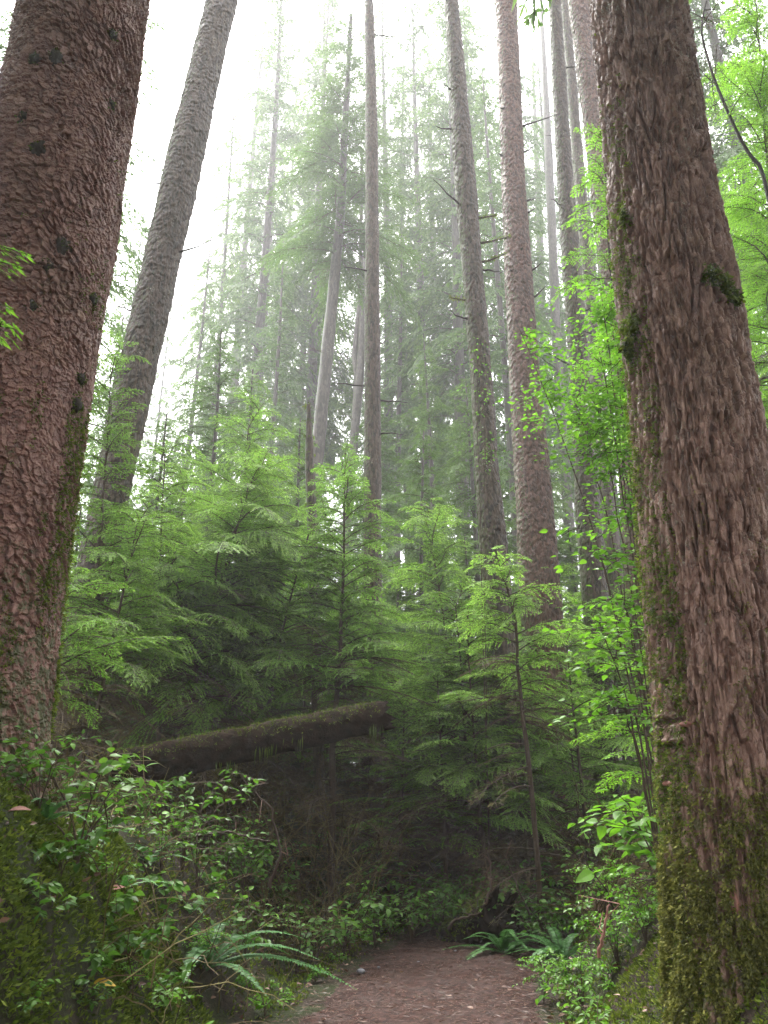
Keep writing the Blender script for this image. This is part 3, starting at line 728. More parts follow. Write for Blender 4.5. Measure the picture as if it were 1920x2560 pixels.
fills = [('d', 390, 545, 15.5, .9, 'arching sapling just past the fallen log end'), ('h', 505, 610, 14.6, .9, 'dense sapling behind the crooked dark stem'), ('i', 150, 470, 15.5, 1.0, 'soft sapling behind the low spreading one'),
         ('c', 305, 470, 15.8, .9, 'sapling at the foot of the green-crowned hemlock'), ('j', 545, 560, 15.2, .95, 'drooping sapling beside the foot of the reddish trunk'), ('i', 600, 590, 14, .9, 'soft sapling under the three crowded trunks'),
         ('h', 70, 520, 13.5, 1.0, 'dense sapling shaded behind the scaly giant'), ('j', 235, 540, 13.2, 1.0, 'drooping sapling in the heart of the thicket'), ('k', 440, 655, 12.4, .9, 'small sapling under the drooping one'), ('k', 370, 640, 14.5, 1.1, 'small sapling glowing behind the fallen log'),
         ('k', 255, 640, 14.5, 1.2, 'small sapling in the shade behind the fallen log'), ('k', 490, 690, 13.4, .8, 'smallest sapling near the crooked dark stem'), ('m', 745, 330, 8.5, 1.3, 'bright bushy sapling past the fissured giant'),
         ('j', 515, 655, 12.6, .85, 'drooping sapling screening the foot of the lichen-speckled trunk'), ('k', 565, 690, 12.8, .9, 'small sapling beside the crooked dark stem under the reddish trunk'), ('i', 475, 600, 12.2, .9, 'soft sapling hiding the lower part of the lichen-speckled trunk'),
         ('k', 400, 690, 12.6, 1.0, 'small sapling glowing just past the fallen log end'), ('h', 205, 520, 13.6, .9, 'dense sapling behind the broad arching one')]
for k, px, apy, Y, wsc, label in fills:
    src = SAP[k]; b = at(px, 650, Y); zb = gz(b[0], Y); hs = max(v.co.z for v in src.children[0].data.vertices)
    s = (at(px, apy, Y)[2]-zb)/hs
    copy_tree(src, (b[0], Y, zb), fr_.uniform(0, 6.28), (wsc, wsc, s), label)
# a sapling just outside the frame whose bright boughs reach in past the scaly giant
b0 = np.array([-2.75, 3.4]); root = thing('hemlock_sapling', 'bright hemlock boughs reaching in across the scaly giant', 'sapling', (b0[0], b0[1], gz(*b0)))
rng = np.random.default_rng(44); Pst = stem_path(4.6, rng, .01)
link(bpy.data.objects.new('stem', grid_mesh('stem', tube_grid(Pst, np.linspace(.035, .006, len(Pst)), 8), [M['twig']], True)), root)
sp = Soup()
for px, py in ((28, 248), (20, 262), (22, 330), (8, 300)):
    e = at(px, py, 3.3)-np.array(root.location); t = np.clip((e[2]+.1)/4.6, .1, .98); p = on_path(Pst, t); v = e-p
    put_spray(sp, FINE, max(.3, math.hypot(v[0], v[1])*1.1), p, math.atan2(v[1], v[0]), (v[2])/max(.3, math.hypot(v[0], v[1]))+.28, .3, rng)
for i in range(14):
    put_spray(sp, FINE, rng.uniform(.3, .6), on_path(Pst, rng.uniform(.4, 1)), rng.uniform(2, 4.6), .3, .3, rng)
sp.build('crown', [M['needle_bright'], M['twig']], root)

# ------------------------------------------------------------------ ground and trail
def axis(segs): return np.concatenate([np.arange(a, b, d) for a, b, d in segs])
gx = axis([(-150, -30, 8), (-30, -8, 1.), (-8, 8, .06), (8, 30, 1.), (30, 151, 8)])
gy = axis([(-40, 1.5, 1.5), (1.5, 19, .06), (19, 45, .6), (45, 152, 6)])
GX, GY = np.meshgrid(gx, gy)
GZ = hgt(GX, GY)+.13*(fbm(GX*5, GY*5, 0, 14, 4)-.5)*sst(.9, 1.6, trail_dist(GX, GY))
gm, nt, out = new_mat('forest_floor'); n = N(nt)
co = n('TexCoord').outputs['Object']
a = n('TexNoise', {'Vector': co, 'Scale': 1.6, 'Detail': 6., 'Roughness': .65}).outputs['Fac']
b = n('TexNoise', {'Vector': co, 'Scale': 45., 'Detail': 6., 'Roughness': .75}).outputs['Fac']
soil = n.ramp(b, [(.25, (.008, .005, .004)), (.5, (.03, .019, .013)), (.75, (.07, .045, .03))])
mossc = n.ramp(b, [(.3, (.006, .009, .003)), (.6, (.028, .036, .007)), (.8, (.06, .07, .015))])
c = n.mix(n.ramp(a, [(.42, g(0)), (.56, g(1))]), soil, mossc)
bp = n('Bump', {'Strength': .9, 'Distance': .03, 'Height': b})
p = n('BsdfPrincipled', {'Base Color': c, 'Roughness': .85, 'Specular IOR Level': .25, 'Normal': bp.outputs[0]})
nt.links.new(p.outputs[0], out.inputs[0])
go = link(bpy.data.objects.new('ground', grid_mesh('ground', np.stack([GX, GY, GZ], -1), [gm]))); go['kind'] = 'structure'

tm, nt, out = new_mat('trail_dirt'); n = N(nt)
co = n('TexCoord').outputs['Object']
a = n('TexNoise', {'Vector': co, 'Scale': 3., 'Detail': 5., 'Roughness': .6}).outputs['Fac']
b = n('TexNoise', {'Vector': co, 'Scale': 55., 'Detail': 6., 'Roughness': .8}).outputs['Fac']
v = n('TexVoronoi', {'Vector': co, 'Scale': 38.}).outputs['Color']
vs = n('SeparateColor', {0: v}).outputs[0]
f = n.math('ADD', n.math('MULTIPLY', b, .6), n.math('MULTIPLY', vs, .4))
c = n.ramp(f, [(.2, (.008, .004, .003)), (.45, (.025, .0105, .0075)), (.62, (.044, .019, .0145)), (.85, (.10, .058, .047))])
c = n.mix(n.ramp(a, [(.4, g(0)), (.7, g(.6))]), c, n.mix(1, c, (.8, .55, .4), 'MULTIPLY'))
bp = n('Bump', {'Strength': .8, 'Distance': .02, 'Height': f})
p = n('BsdfPrincipled', {'Base Color': c, 'Roughness': n.ramp(a, [(.3, g(.6)), (.6, g(.9))]), 'Specular IOR Level': .22, 'Normal': bp.outputs[0]})
nt.links.new(p.outputs[0], out.inputs[0])
s = np.concatenate([[0], np.cumsum(np.hypot(*np.diff(TRAIL, axis=0).T))])
q = np.concatenate([np.arange(20, 33, .5), np.arange(33, 50, .06), np.arange(50, 60, .5)])
cx = np.interp(q, s, TRAIL[:, 0]); cy = np.interp(q, s, TRAIL[:, 1])
k_ = np.ones(25)/25; cx = np.convolve(np.pad(cx, 12, 'edge'), k_, 'valid'); cy = np.convolve(np.pad(cy, 12, 'edge'), k_, 'valid')
tx, ty = np.gradient(cx), np.gradient(cy); l_ = np.hypot(tx, ty); nx, ny = -ty/l_, tx/l_
u = np.linspace(-1, 1, 46)
hw = 1.22+.25*(fbm(q*.9, 0, 0, 31)-.5)
PX = cx[:, None]+nx[:, None]*u*hw[:, None]; PY = cy[:, None]+ny[:, None]*u*hw[:, None]
PZ = hgt(PX, PY)+.03-.10*np.abs(u)**4+.05*(fbm(PX*3, PY*3, 0, 15, 4)-.5)+.018*(fbm(PX*16, PY*16, 0, 16, 2)-.5)
to = link(bpy.data.objects.new('trail', grid_mesh('trail', np.stack([PX, PY, PZ], -1), [tm]))); to['kind'] = 'structure'

# ------------------------------------------------------------------ leaves, shrubs, ferns
t_ = np.array([0, .18, .42, .7, 1.]); w_ = np.array([.03, .22, .29, .2, .01])
def leaf_tpl(wid=1., fold=.25, dr=.25):
    q = []
    for i in range(4):
        for sgn in (-1, 1):
            A = [t_[i], 0, -dr*t_[i]**2]; B = [t_[i+1], 0, -dr*t_[i+1]**2]
            C = [t_[i+1], sgn*w_[i+1]*wid, -dr*t_[i+1]**2+fold*w_[i+1]]; D = [t_[i], sgn*w_[i]*wid, -dr*t_[i]**2+fold*w_[i]]
            q.append([A, B, C, D] if sgn > 0 else [A, D, C, B])
    return np.array(q)
LT = [leaf_tpl(1, .25, .2), leaf_tpl(1.1, .1, .35), leaf_tpl(.95, .4, .1)]
def put_leaves(soup, pos, d, nrm, size, tint, rng, slot=0, lts=LT):
    d = unit(d); s = unit(np.cross(nrm, d)); nn = np.cross(d, s)
    pick = rng.integers(0, len(lts), len(pos))
    for k, T in enumerate(lts):
        m = pick == k
        if not m.any(): continue
        q = (pos[m, None, None, :]+size[m, None, None, None]*(T[None, :, :, :1]*d[m, None, None]+T[None, :, :, 1:2]*s[m, None, None]+T[None, :, :, 2:]*nn[m, None, None]))
        soup.add(q.reshape(-1, 4, 3), np.repeat(tint[m], 8), slot)
def shrub_src(name, label, seed, nst, Hh, spread, leaf, mat, npl=14, sub=3, bare=.3, stemmat='twig', group=None, cat='shrub', thick=.006, up=.6):
    rng = np.random.default_rng(seed); root = thing(name, label, cat, (0, 0, 0), 0, group)
    lv, st = Soup(), Soup()
    for i in range(nst):
        az = rng.uniform(0, 6.28); L = Hh*rng.uniform(.6, 1.15); out_ = spread*rng.uniform(.2, 1)
        t = np.linspace(0, 1, 9)[:, None]
        D = np.array([math.cos(az), math.sin(az), 0])
        P = D*out_*t**1.6+np.array([0, 0, L])*(t-.28*t**3)+rng.normal(0, .015, (9, 3))*t
        st.add(tube_quads(P, np.linspace(thick, thick*.3, 9), 4))
        paths = [(P, bare)]
        for k in range(sub):
            tb = rng.uniform(.35, .95); b0 = on_path(P, tb); a2 = az+rng.normal(0, 1.1); l2 = Hh*rng.uniform(.2, .5)
            D2 = np.array([math.cos(a2), math.sin(a2), rng.uniform(.0, .5)])
            tt = np.linspace(0, 1, 6)[:, None]
            P2 = b0+D2*l2*tt-np.array([0, 0, .25*l2])*tt**2+rng.normal(0, .008, (6, 3))*tt
            st.add(tube_quads(P2, np.linspace(thick*.5, thick*.2, 6), 3)); paths.append((P2, .1))
        for Pp, b_ in paths:
            m = max(3, int(npl*rng.uniform(.7, 1.2)*(1 if Pp is P else .7)))
            u = b_+(1-b_)*(np.arange(m)+.5)/m
            pos = np.array([on_path(Pp, x) for x in u]); tan = unit(np.array([on_path(Pp, min(1, x+.05)) for x in u])-np.array([on_path(Pp, max(0, x-.05)) for x in u]))
            side = unit(np.cross(tan, np.array([0, 0, 1.])+rng.normal(0, .2, (m, 3))))*np.where(np.arange(m) % 2, 1, -1)[:, None]
            d = unit(side*.8+tan*.6+np.array([0, 0, -.12])+rng.normal(0, .28, (m, 3)))
            nr = unit(np.array([0, 0, up+.4])+rng.normal(0, .38, (m, 3)))
            put_leaves(lv, pos, d, nr, leaf*rng.uniform(.6, 1.2, m), .35+.25*u+rng.normal(0, .16, m), rng)
    lv.build('leaves', [M[mat]], root); st.build('stems', [M[stemmat]], root)
    return root
def fern_src(name, label, seed, nf, L, mat, pin=34, group=None):
    rng = np.random.default_rng(seed); root = thing(name, label, 'fern', (0, 0, 0), 0, group)
    lv = Soup()
    for i in range(nf):
        az = i*2.4+rng.normal(0, .3); l = L*rng.uniform(.6, 1.1); e = rng.uniform(.5, 1.25)
        t = np.linspace(0, 1, pin)
        hx = l*(t*math.cos(e)+.35*t*t); hz = l*(t*math.sin(e)-.62*t**2.2)
        wob = rng.normal(0, .06)*l*t*t
        P = np.stack([hx*math.cos(az)-wob*math.sin(az), hx*math.sin(az)+wob*math.cos(az), hz], 1)
        lv.add(tube_quads(P[::3], np.linspace(.0035, .001, len(P[::3])), 3), .3, 0)
        tan = unit(np.gradient(P, axis=0)); side = unit(np.cross(tan, [0, 0, 1.])); nn = unit(np.cross(side, tan))
        w = l*.115*np.sin(np.pi*np.clip(t*.93+.07, 0, 1))**.6*(1-.35*t)
        for sg in (-1, 1):
            d = unit(side*sg+tan*.28-nn*.12+rng.normal(0, .05, (pin, 3)))
            m = t > .1
            lv.add(kites(P[m], d[m], w[m]*rng.uniform(.85, 1.1, m.sum()), l/pin*1.5, nn[m], rng, .22, .25), .35+.3*t[m]+rng.normal(0, .1, m.sum()), 0)
    lv.build('fronds', [M[mat]], root)
    return root
def hit(px, py):
    d = ray(px, py); y = np.arange(2.2, 30, .02); P = np.array([0, 0, CAMZ])+d*(y/d[1])[:, None]
    k = np.argmax(P[:, 2] < hgt(P[:, 0], P[:, 1])); return P[k]
def put(src, px, py, Y, s, label, first, group=None, rz=None, sink=.0):
    if Y is None: px, Y = hit(px, py)[:2]; x = px
    else: x = at(px, py, Y)[0]
    loc = (x, Y, gz(x, Y)-sink)
    rz = fr_.uniform(0, 6.28) if rz is None else rz
    if src not in first:
        first.add(src); o = src; o.location = loc; o.rotation_euler = (0, 0, rz); o.scale = (s,)*3; o['label'] = label
        if group: o['group'] = group
        return o
    return copy_tree(src, loc, rz, s, label, group)
used = set()
SA = [shrub_src('salal_shrub', '', 200+k, 7, .62, .45, .072, 'salal', 8, 2) for k in range(4)]
BI = [shrub_src('salal_shrub', '', 215+k, 6, 1.0, .6, .085, 'salal', 9, 4, .4, thick=.008) for k in range(2)]
SN = [shrub_src('salal_shrub', '', 280+k, 6, .5, .5, .105, 'salal', 7, 2, .3, thick=.005) for k in range(3)]
HU = [shrub_src('huckleberry_shrub', '', 220+k, 8, .75, .4, .05, 'bright_leaf', 15, 5, .25) for k in range(3)]
SM = [shrub_src('bramble_shrub', '', 230+k, 6, .9, .6, .07, 'salal', 7, 4, .3, thick=.007) for k in range(3)]
SB = [shrub_src('broadleaf_shrub', '', 240+k, 6, 1.2, .55, .13, 'bright_leaf', 9, 3, .3, thick=.009) for k in range(2)]
GC = [shrub_src('seedling', '', 250+k, 5, .16, .15, .045, 'bright_leaf', 5, 1, .4, thick=.003, cat='seedling') for k in range(2)]
FE = [fern_src('sword_fern', '', 260+k, 17, .85, 'fern', 62) for k in range(2)]
DF = [fern_src('deer_fern', '', 265+k, 9, .45, 'fern', 24) for k in range(2)]
BF = [fern_src('dead_fern', '', 270, 9, .6, 'litter', 26)]
PL = [
 (SN[0], 60, 880, None, .7, 'glossy salal growing straight out of the mossy mound'),
 (SN[1], 35, 930, None, .55, 'small salal on the face of the mossy mound'),
 (SN[2], 110, 930, None, .75, 'salal in the dip between the mossy mound and the sword fern'),
 (HU[1], 130, 995, None, .35, 'light green sprig at the bottom edge beside the mossy mound'),
 (BI[0], 88, 770, 5.4, 1.0, 'big glossy-leaved salal arching in front of the scaly giant'),
 (BI[1], 40, 800, 5.1, .7, 'salal with wet leaves half under the big arching one'),
 (SM[0], 140, 830, 7.4, .55, 'leafy salal sprouting beside the root end of the fallen log'),
 (SN[0], 120, 850, None, .8, 'small-leaved salal on the mossy bank below the big arching one'),
 (SN[1], 165, 925, None, .85, 'salal with shiny leaves above the sword fern'),
 (SN[2], 95, 985, None, .6, 'glossy salal rooted at the edge of the mossy mound'),
 (SN[0], 130, 965, None, .7, 'low salal with wet shining leaves next to the sword fern'),
 (SN[0], 165, 1000, None, .6, 'salal between the low shining one and the sword fern'),
 (SN[1], 30, 1020, None, .35, 'salal in the bottom corner on the mossy mound'),
 (SN[0], 150, 1018, None, .45, 'salal at the bottom edge below the sword fern'),
 (SN[1], 85, 1015, None, .4, 'small salal at the foot of the mossy mound'),
 (HU[0], 195, 965, None, .5, 'light green leafy sprig poking up beside the sword fern'),
 (SN[2], 215, 900, None, .9, 'salal in the shade beyond the sword fern'),
 (SM[2], 105, 905, None, .7, 'thin bramble on the bank above the mossy mound'),
 (SM[1], 160, 880, None, .8, 'thin bramble above the shiny salal'),
 (SM[1], 250, 880, 8.2, 1.0, 'bramble with pale stems above the mossy log'),
 (SM[2], 200, 840, 8.0, 1.0, 'bramble leaning below the fallen log'),
 (SM[0], 300, 860, 9.3, .95, 'leafy bramble between the mossy log and the straight dark stem'),
 (SA[1], 345, 860, 10.2, 1.2, 'salal at the foot of the straight dark stem'),
 (SM[1], 375, 850, 10.6, 1.0, 'taller leafy bramble just past the straight dark stem'),
 (SA[2], 410, 870, 10.9, 1.2, 'salal in the dark thicket above the middle of the trail'),
 (SM[2], 440, 830, 11.3, 1.1, 'bramble with small pale leaves below the drooping sapling'),
 (SA[0], 470, 850, 11.2, 1.3, 'salal just before the crooked dark stem'),
 (SM[0], 500, 820, 11.6, 1.1, 'bramble heaped around the crooked dark stem'),
 (SA[3], 530, 850, 11.0, 1.3, 'salal past the crooked dark stem'),
 (SM[1], 560, 830, 10.6, 1.0, 'bramble beside the brown dead fern'),
 (SA[1], 390, 905, 11.3, .7, 'low salal on the mossy verge where the trail bends'),
 (SA[3], 350, 905, 10.4, .7, 'low salal on the mossy verge past the mossy log'),
 (SA[0], 430, 900, 11.6, .8, 'low dark salal beside the mossy stump'),
 (SA[2], 318, 880, 9.8, .9, 'salal just behind the mossy log end'),
 (HU[1], 610, 870, 7.6, .9, 'bright huckleberry sprays at the foot of the fissured giant'),
 (HU[2], 575, 905, 7.4, .8, 'bright huckleberry leaning over the trail edge'),
 (HU[0], 635, 830, 7.2, .9, 'upright bright huckleberry tip against the mossy bark'),
 (HU[1], 540, 940, 7.9, .65, 'low bright huckleberry where the trail meets the mound'),
 (SA[1], 590, 960, 6.2, .8, 'dark glossy salal on the mossy mound beside the fissured giant'),
 (BI[1], 628, 975, 5.3, .42, 'big-leaved salal plant at the foot of the fissured giant'),
 (HU[2], 560, 985, 5.9, .5, 'bright low sprig on the mound beside the trail'),
 (HU[0], 530, 1030, 5.0, .45, 'bright leafy sprig at the bottom edge of the trail'),
 (SA[2], 600, 1010, 5.2, .5, 'small salal low on the mossy mound'),
 (HU[1], 600, 845, 9.2, 1.0, 'huckleberry between the brown dead fern and the fissured giant'),
 (SB[0], 626, 560, 7.6, 1.25, 'broadleaf shrub with large bright leaves beside the fissured giant'),
 (SB[1], 645, 700, 7.2, 1.1, 'broadleaf shrub half hidden by the fissured giant'),
 (FE[0], 205, 972, None, 1.1, 'sword fern with arching fronds beside the trail'),
 (FE[1], 500, 890, 10.3, .9, 'dark sword fern behind the mossy stump'),
 (FE[0], 556, 860, 9.6, .9, 'sword fern in shade under the bright huckleberry'),
 (FE[1], 470, 880, 11.9, .8, 'sword fern deep in the thicket by the crooked dark stem'),
 (DF[0], 80, 845, None, 1.0, 'small fern on the bank below the scaly giant'),
 (DF[1], 150, 865, None, 1.0, 'small drooping fern beside the shiny salal'),
 (DF[0], 122, 892, None, .9, 'small fern near the reddish fallen leaf'),
 (DF[1], 45, 825, None, .9, 'small fern among roots of the scaly giant'),
 (DF[1], 190, 915, None, .8, 'small fern behind the sword fern by the trail'),
 (BF[0], 592, 830, 9.9, 1.1, 'brown dead fern among the brambles'),
]
for src, px, py, Y, s, lab in PL: put(src, px, py, Y, s, lab, used)
BANDS = [((190, 330), (9.6, 12.6), 10, 'dark leafy bramble tangled in the thicket below the fallen log'), ((330, 470), (11.6, 14), 11, 'dark leafy bramble tangled between the straight and the crooked stems'), ((480, 630), (10.2, 13.5), 10, 'dark leafy bramble tangled past the crooked stem'), ((60, 190), (7, 9.5), 6, 'dark leafy bramble tangled below the scaly giant')]
for (a, b), (y0, y1), cnt, lab in BANDS:
    for i in range(cnt):
        put((SA+SM)[fr_.integers(0, 7)], fr_.uniform(a, b), 850, fr_.uniform(y0, y1), fr_.uniform(.8, 1.35), lab, used, 'brambles '+lab.split('tangled ')[1])
for i in range(26):
    u = fr_.uniform(0, 1); side = fr_.choice([-1, 1], p=[.6, .4]); yy = 6+6*u; c = np.interp(yy, TRAIL[:, 1], TRAIL[:, 0])
    x = c+side*fr_.uniform(1.15, 1.6); p = np.array([x, yy])
    o = put(GC[i % 2], 384, 900, 8, fr_.uniform(.7, 1.3), 'tiny bright seedling on the mossy trail verge', used, 'seedlings along the trail verge')
    o.location = (x, yy, gz(x, yy))

# small-leaved vine maple behind the fissured giant: long stems rising out of sight behind its trunk
def long_shrub(name, label, base, tips, seed, mat, leaf, nl, cat='shrub', thick=.010, bough=(.5, 1.)):
    rng = np.random.default_rng(seed); root = thing(name, label, cat, base)
    lv, st = Soup(), Soup(); b = np.array(base)
    for tip in tips:
        e = np.array(tip)-b; t = np.linspace(0, 1, 14)[:, None]
        P = e*np.concatenate([t**1.25, t**1.25, t**.85], 1)+np.array([0, 0, .25])*np.sin(t*3.14)+rng.normal(0, .012, (14, 3))*t
        st.add(tube_quads(P, np.linspace(thick, .004, 14), 6))
        for k in range(13):
            tb = rng.uniform(*bough); p0 = on_path(P, tb); a = rng.uniform(0, 6.28); l = rng.uniform(.3, .85)*(1.15-.5*tb)
            D = np.array([math.cos(a), math.sin(a), rng.uniform(-.1, .35)]); tt = np.linspace(0, 1, 7)[:, None]
            P2 = p0+D*l*tt-np.array([0, 0, .22*l])*tt**2+rng.normal(0, .01, (7, 3))
            st.add(tube_quads(P2, np.linspace(.005, .0015, 7), 3))
            u = rng.random(nl); pos = np.array([on_path(P2, x) for x in u])
            off = rng.normal(0, 1, (nl, 3))*np.array([.11, .11, .022])*(.4+u[:, None]); pos = pos+off
            d = unit(off*np.array([1, 1, .3])+D*.05+rng.normal(0, .02, (nl, 3)))
            put_leaves(lv, pos, d, unit(np.array([0, 0, 1.])+rng.normal(0, .4, (nl, 3))), leaf*rng.uniform(.6, 1.2, nl), rng.normal(.5, .2, nl), rng)
    lv.build('leaves', [M[mat]], root); st.build('stems', [M['twig']], root)
    return root
bx = at(655, 700, 7.4)[0]; base = (bx, 7.4, gz(bx, 7.4))
long_shrub('vine_maple', 'bright small-leaved vine maple arching out from behind the fissured giant', base, [at(600, 285, 7.0), at(520, 330, 7.6), at(575, 400, 7.2), at(628, 330, 7.6), at(600, 350, 6.8), at(615, 440, 7.0), at(610, 300, 7.2), at(590, 380, 7.0)], 51, 'bright_leaf', .052, 52, bough=(.72, 1.))
bx = at(655, 800, 6.9)[0]; base = (bx, 6.9, gz(bx, 6.9))
long_shrub('vine_maple', 'bright leafy vine maple low beside the mossy edge of the fissured giant', base, [at(590, 520, 6.8), at(600, 620, 6.6), at(615, 690, 6.7), at(622, 580, 6.9)], 52, 'bright_leaf', .075, 16, bough=(.7, 1.))
bx = at(480, 640, 12)[0]; base = (bx, 12.0, gz(bx, 12))
long_shrub('vine_maple', 'wispy bright vine maple climbing the lichen-speckled trunk', base, [at(478, 355, 12.2), at(486, 405, 12.3)], 53, 'bright_leaf', .05, 7, bough=(.8, 1.))
# bare arching limb past the fissured giant
b0 = at(800, 470, 8.6); pts = np.array([at(a, b, 8.6) for a, b in ((800, 500), (768, 174), (745, 150), (715, 83), (701, 35), (703, 14), (712, -20))])
gzz = gz(pts[0][0], 8.6); pts[0][2] = gzz-.1; pts[0][1] = 8.6
tt = np.linspace(0, 6, 40); P = np.stack([np.interp(tt, range(7), pts[:, k]) for k in range(3)], 1)
kk = np.ones(5)/5; P = np.stack([np.convolve(np.pad(P[:, k], 2, 'edge'), kk, 'valid') for k in range(3)], 1)
root = thing('vine_maple', 'bare dark curving stem past the fissured giant', 'shrub', tuple(P[0]))
link(bpy.data.objects.new('stem', grid_mesh('stem', tube_grid(P-P[0], np.linspace(.03, .008, 40), 8), [M['knot']], True)), root)
de = Soup(); rng = np.random.default_rng(9)
for i in range(12): put_spray(de, DEAD, rng.uniform(.4, .9), on_path(P-P[0], rng.uniform(.3, 1)), rng.uniform(0, 6.28), .1, .2, rng)
de.build('twigs', [M['dead'], M['twig']], root)

# ------------------------------------------------------------------ fallen log, mossy log, stump, sticks
def rough_log(name, label, cat, pA, pB, rA, rB, seed, mat='log', sag=.0, n=90, moss=900, hang=0, msize=.035, mossmat='moss', amp=.10):
    rng = np.random.default_rng(seed); pA, pB = np.array(pA), np.array(pB)
    t = np.linspace(0, 1, n)[:, None]; P = pA+(pB-pA)*t+np.array([0, 0, sag])*np.sin(t*3.14)
    rad = np.linspace(rA, rB, n)
    G = tube_grid(P, rad, 44); C = P[:, None]
    D = G-C; k = fbm(G[..., 0]*6, G[..., 1]*6, G[..., 2]*6, seed)[..., None]-.5
    k2 = fbm(G[..., 0]*3, G[..., 1]*14, G[..., 2]*14, seed+1)[..., None]-.5
    G = C+D*(1+k*amp*4+k2*amp*3)
    ax = unit(pB-pA)
    jag = (hsh(np.arange(44), 1, 2, seed)**2)*.26*rB/.25
    G[-1] += ax*jag[:, None]; G[-2] += ax*jag[:, None]*.5
    endc = P[-1]-ax*.12
    G = np.concatenate([np.broadcast_to(P[0], (1, 44, 3)), G, G[-1:]*.55+.45*(endc+0*G[-1:]), np.broadcast_to(endc, (1, 44, 3))])
    root = thing(name, label, cat, tuple(pA))
    link(bpy.data.objects.new('trunk', grid_mesh('trunk', G-pA, [M[mat]], True)), root)
    if moss:
        ii = rng.integers(2, n-1, moss*3); jj = rng.integers(0, 44, moss*3); q = G[ii, jj]; nn = unit(q-P[np.clip(ii-1, 0, n-1)])
        m = nn[:, 2] > rng.uniform(-.1, .6, len(nn)); s = Soup()
        moss_tufts(s, q[m]-pA, nn[m], rng, msize, 5, .3, .45); s.build('moss', [M[mossmat]], root)
    if hang:
        s = Soup(); ii = rng.integers(4, n-2, hang); q = P[ii]+np.array([0, 0, -1.])*rad[ii, None]*rng.uniform(-.4, .9, (hang, 1))+np.array([0, -1., 0])*rad[ii, None]*.95
        for p in q:
            m = rng.integers(6, 22); L = rng.uniform(.06, .3)
            pp = p+rng.normal(0, .035, (m, 3))*np.array([1.4, .5, .5])
            s.add(kites(pp, unit(np.array([0, 0, -1.])+rng.normal(0, .08, (m, 3))), L*rng.uniform(.4, 1.2, m), .010, np.tile([0, -1., 0], (m, 1)), rng, .6, .3), rng.normal(.45, .2, m))
        s.move = None
        q2 = Soup(); q2.q = [x-pA for x in s.q]; q2.t = s.t; q2.m = s.m
        q2.build('hanging_moss', [M['moss']], root)
    return root
rough_log('fallen_log', 'thick dark fallen log propped across the thicket with hanging moss', 'log', at(110, 772, 9.3), at(381, 716, 10.2), .215, .18, 61, sag=.0, hang=9, moss=900, msize=.028, amp=.08)
pa, pb = hit(268, 912), hit(326, 942)
rough_log('mossy_log', 'short mossy log lying beside the trail behind the sword fern', 'log', (pa[0], pa[1], gz(pa[0], pa[1])+.14), (pb[0], pb[1], gz(pb[0], pb[1])+.02), .17, .10, 62, moss=1500, msize=.03)
sx = at(492, 920, 10.9)[0]
rough_log('mossy_stump', 'low dark mossy stump at the bend of the trail', 'stump', (sx-.32, 11.3, gz(sx, 11.2)-.05), (sx+.1, 10.8, gz(sx, 11)+.36), .34, .26, 63, moss=1300, msize=.035, amp=.16, n=40)
def stick(label, pix, Y, r, seed, mat='twig', name='fallen_branch'):
    P = np.array([at(a, b, Y) for a, b in pix]); tt = np.linspace(0, len(P)-1, 16); rng = np.random.default_rng(seed)
    Q = np.stack([np.interp(tt, range(len(P)), P[:, k]) for k in range(3)], 1)+rng.normal(0, r*.5, (16, 3))
    root = thing(name, label, 'branch', tuple(Q[0]))
    link(bpy.data.objects.new('limb', grid_mesh('limb', tube_grid(Q-Q[0], np.linspace(r, r*.4, 16), 7), [M[mat]], True)), root)
    sp = Soup()
    for i in range(3): 
        q0 = on_path(Q-Q[0], rng.uniform(.3, .9)); sp.add(tube_quads(np.stack([q0, q0+rng.normal(0, .06, 3)+[0, 0, .05], q0+rng.normal(0, .1, 3)+[0, 0, .12]]), np.array([r*.4, r*.3, r*.15]), 4))
    sp.build('twig', [M[mat]], root)
stick('pale broken stick resting on the mossy stump', ((449, 931), (452, 922), (466, 917), (482, 912)), 10.6, .022, 1)
stick('thin pale bare stem leaning beside the mossy log', ((270, 888), (281, 855), (272, 810), (240, 776)), 8.4, .016, 2, 'litter')
stick('thin reddish dead stick crossing the thicket below the fallen log', ((180, 838), (225, 832), (270, 842)), 8.3, .014, 3, 'litter')
stick('forked pale twig standing among brambles by the trail bend', ((486, 905), (492, 880), (487, 850)), 10.4, .013, 4, 'litter')
stick('slanting pale dead stem deep in the brambles', ((530, 915), (515, 880), (503, 850)), 10.5, .014, 5, 'litter')
stick('dark dead stem beside the mossy foot of the fissured giant', ((598, 955), (606, 925), (608, 905)), 6.6, .014, 6, 'fungus')

# ------------------------------------------------------------------ carpet of moss, twigs, litter, stones
rng = np.random.default_rng(90)
def scatter(n, xr, yr, keep):
    x = rng.uniform(*xr, n); y = rng.uniform(*yr, n); m = rng.random(n) < keep(x, y); x, y = x[m], y[m]
    e = .03; z = hgt(x, y)+.13*(fbm(x*5, y*5, 0, 14, 4)-.5)*sst(.9, 1.6, trail_dist(x, y)); h0 = hgt(x, y); nn = unit(np.stack([-(hgt(x+e, y)-h0)/e, -(hgt(x, y+e)-h0)/e, np.ones_like(x)], 1))
    return np.stack([x, y, z], 1), nn
mo = Soup()
P, nn = scatter(60000, (-4.2, -.75), (2.6, 6.8), lambda x, y: sst(1.0, 1.5, trail_dist(x, y))*(.22+sst(.46, .6, fbm(x*2.6, y*2.6, 0, 41, 4)))); moss_tufts(mo, P, nn, rng, .036, 6, -.15, .36)
P, nn = scatter(14000, (.8, 3.4), (3.4, 7.2), lambda x, y: sst(1.0, 1.3, trail_dist(x, y))); moss_tufts(mo, P, nn, rng, .032, 6, -.1, .55)
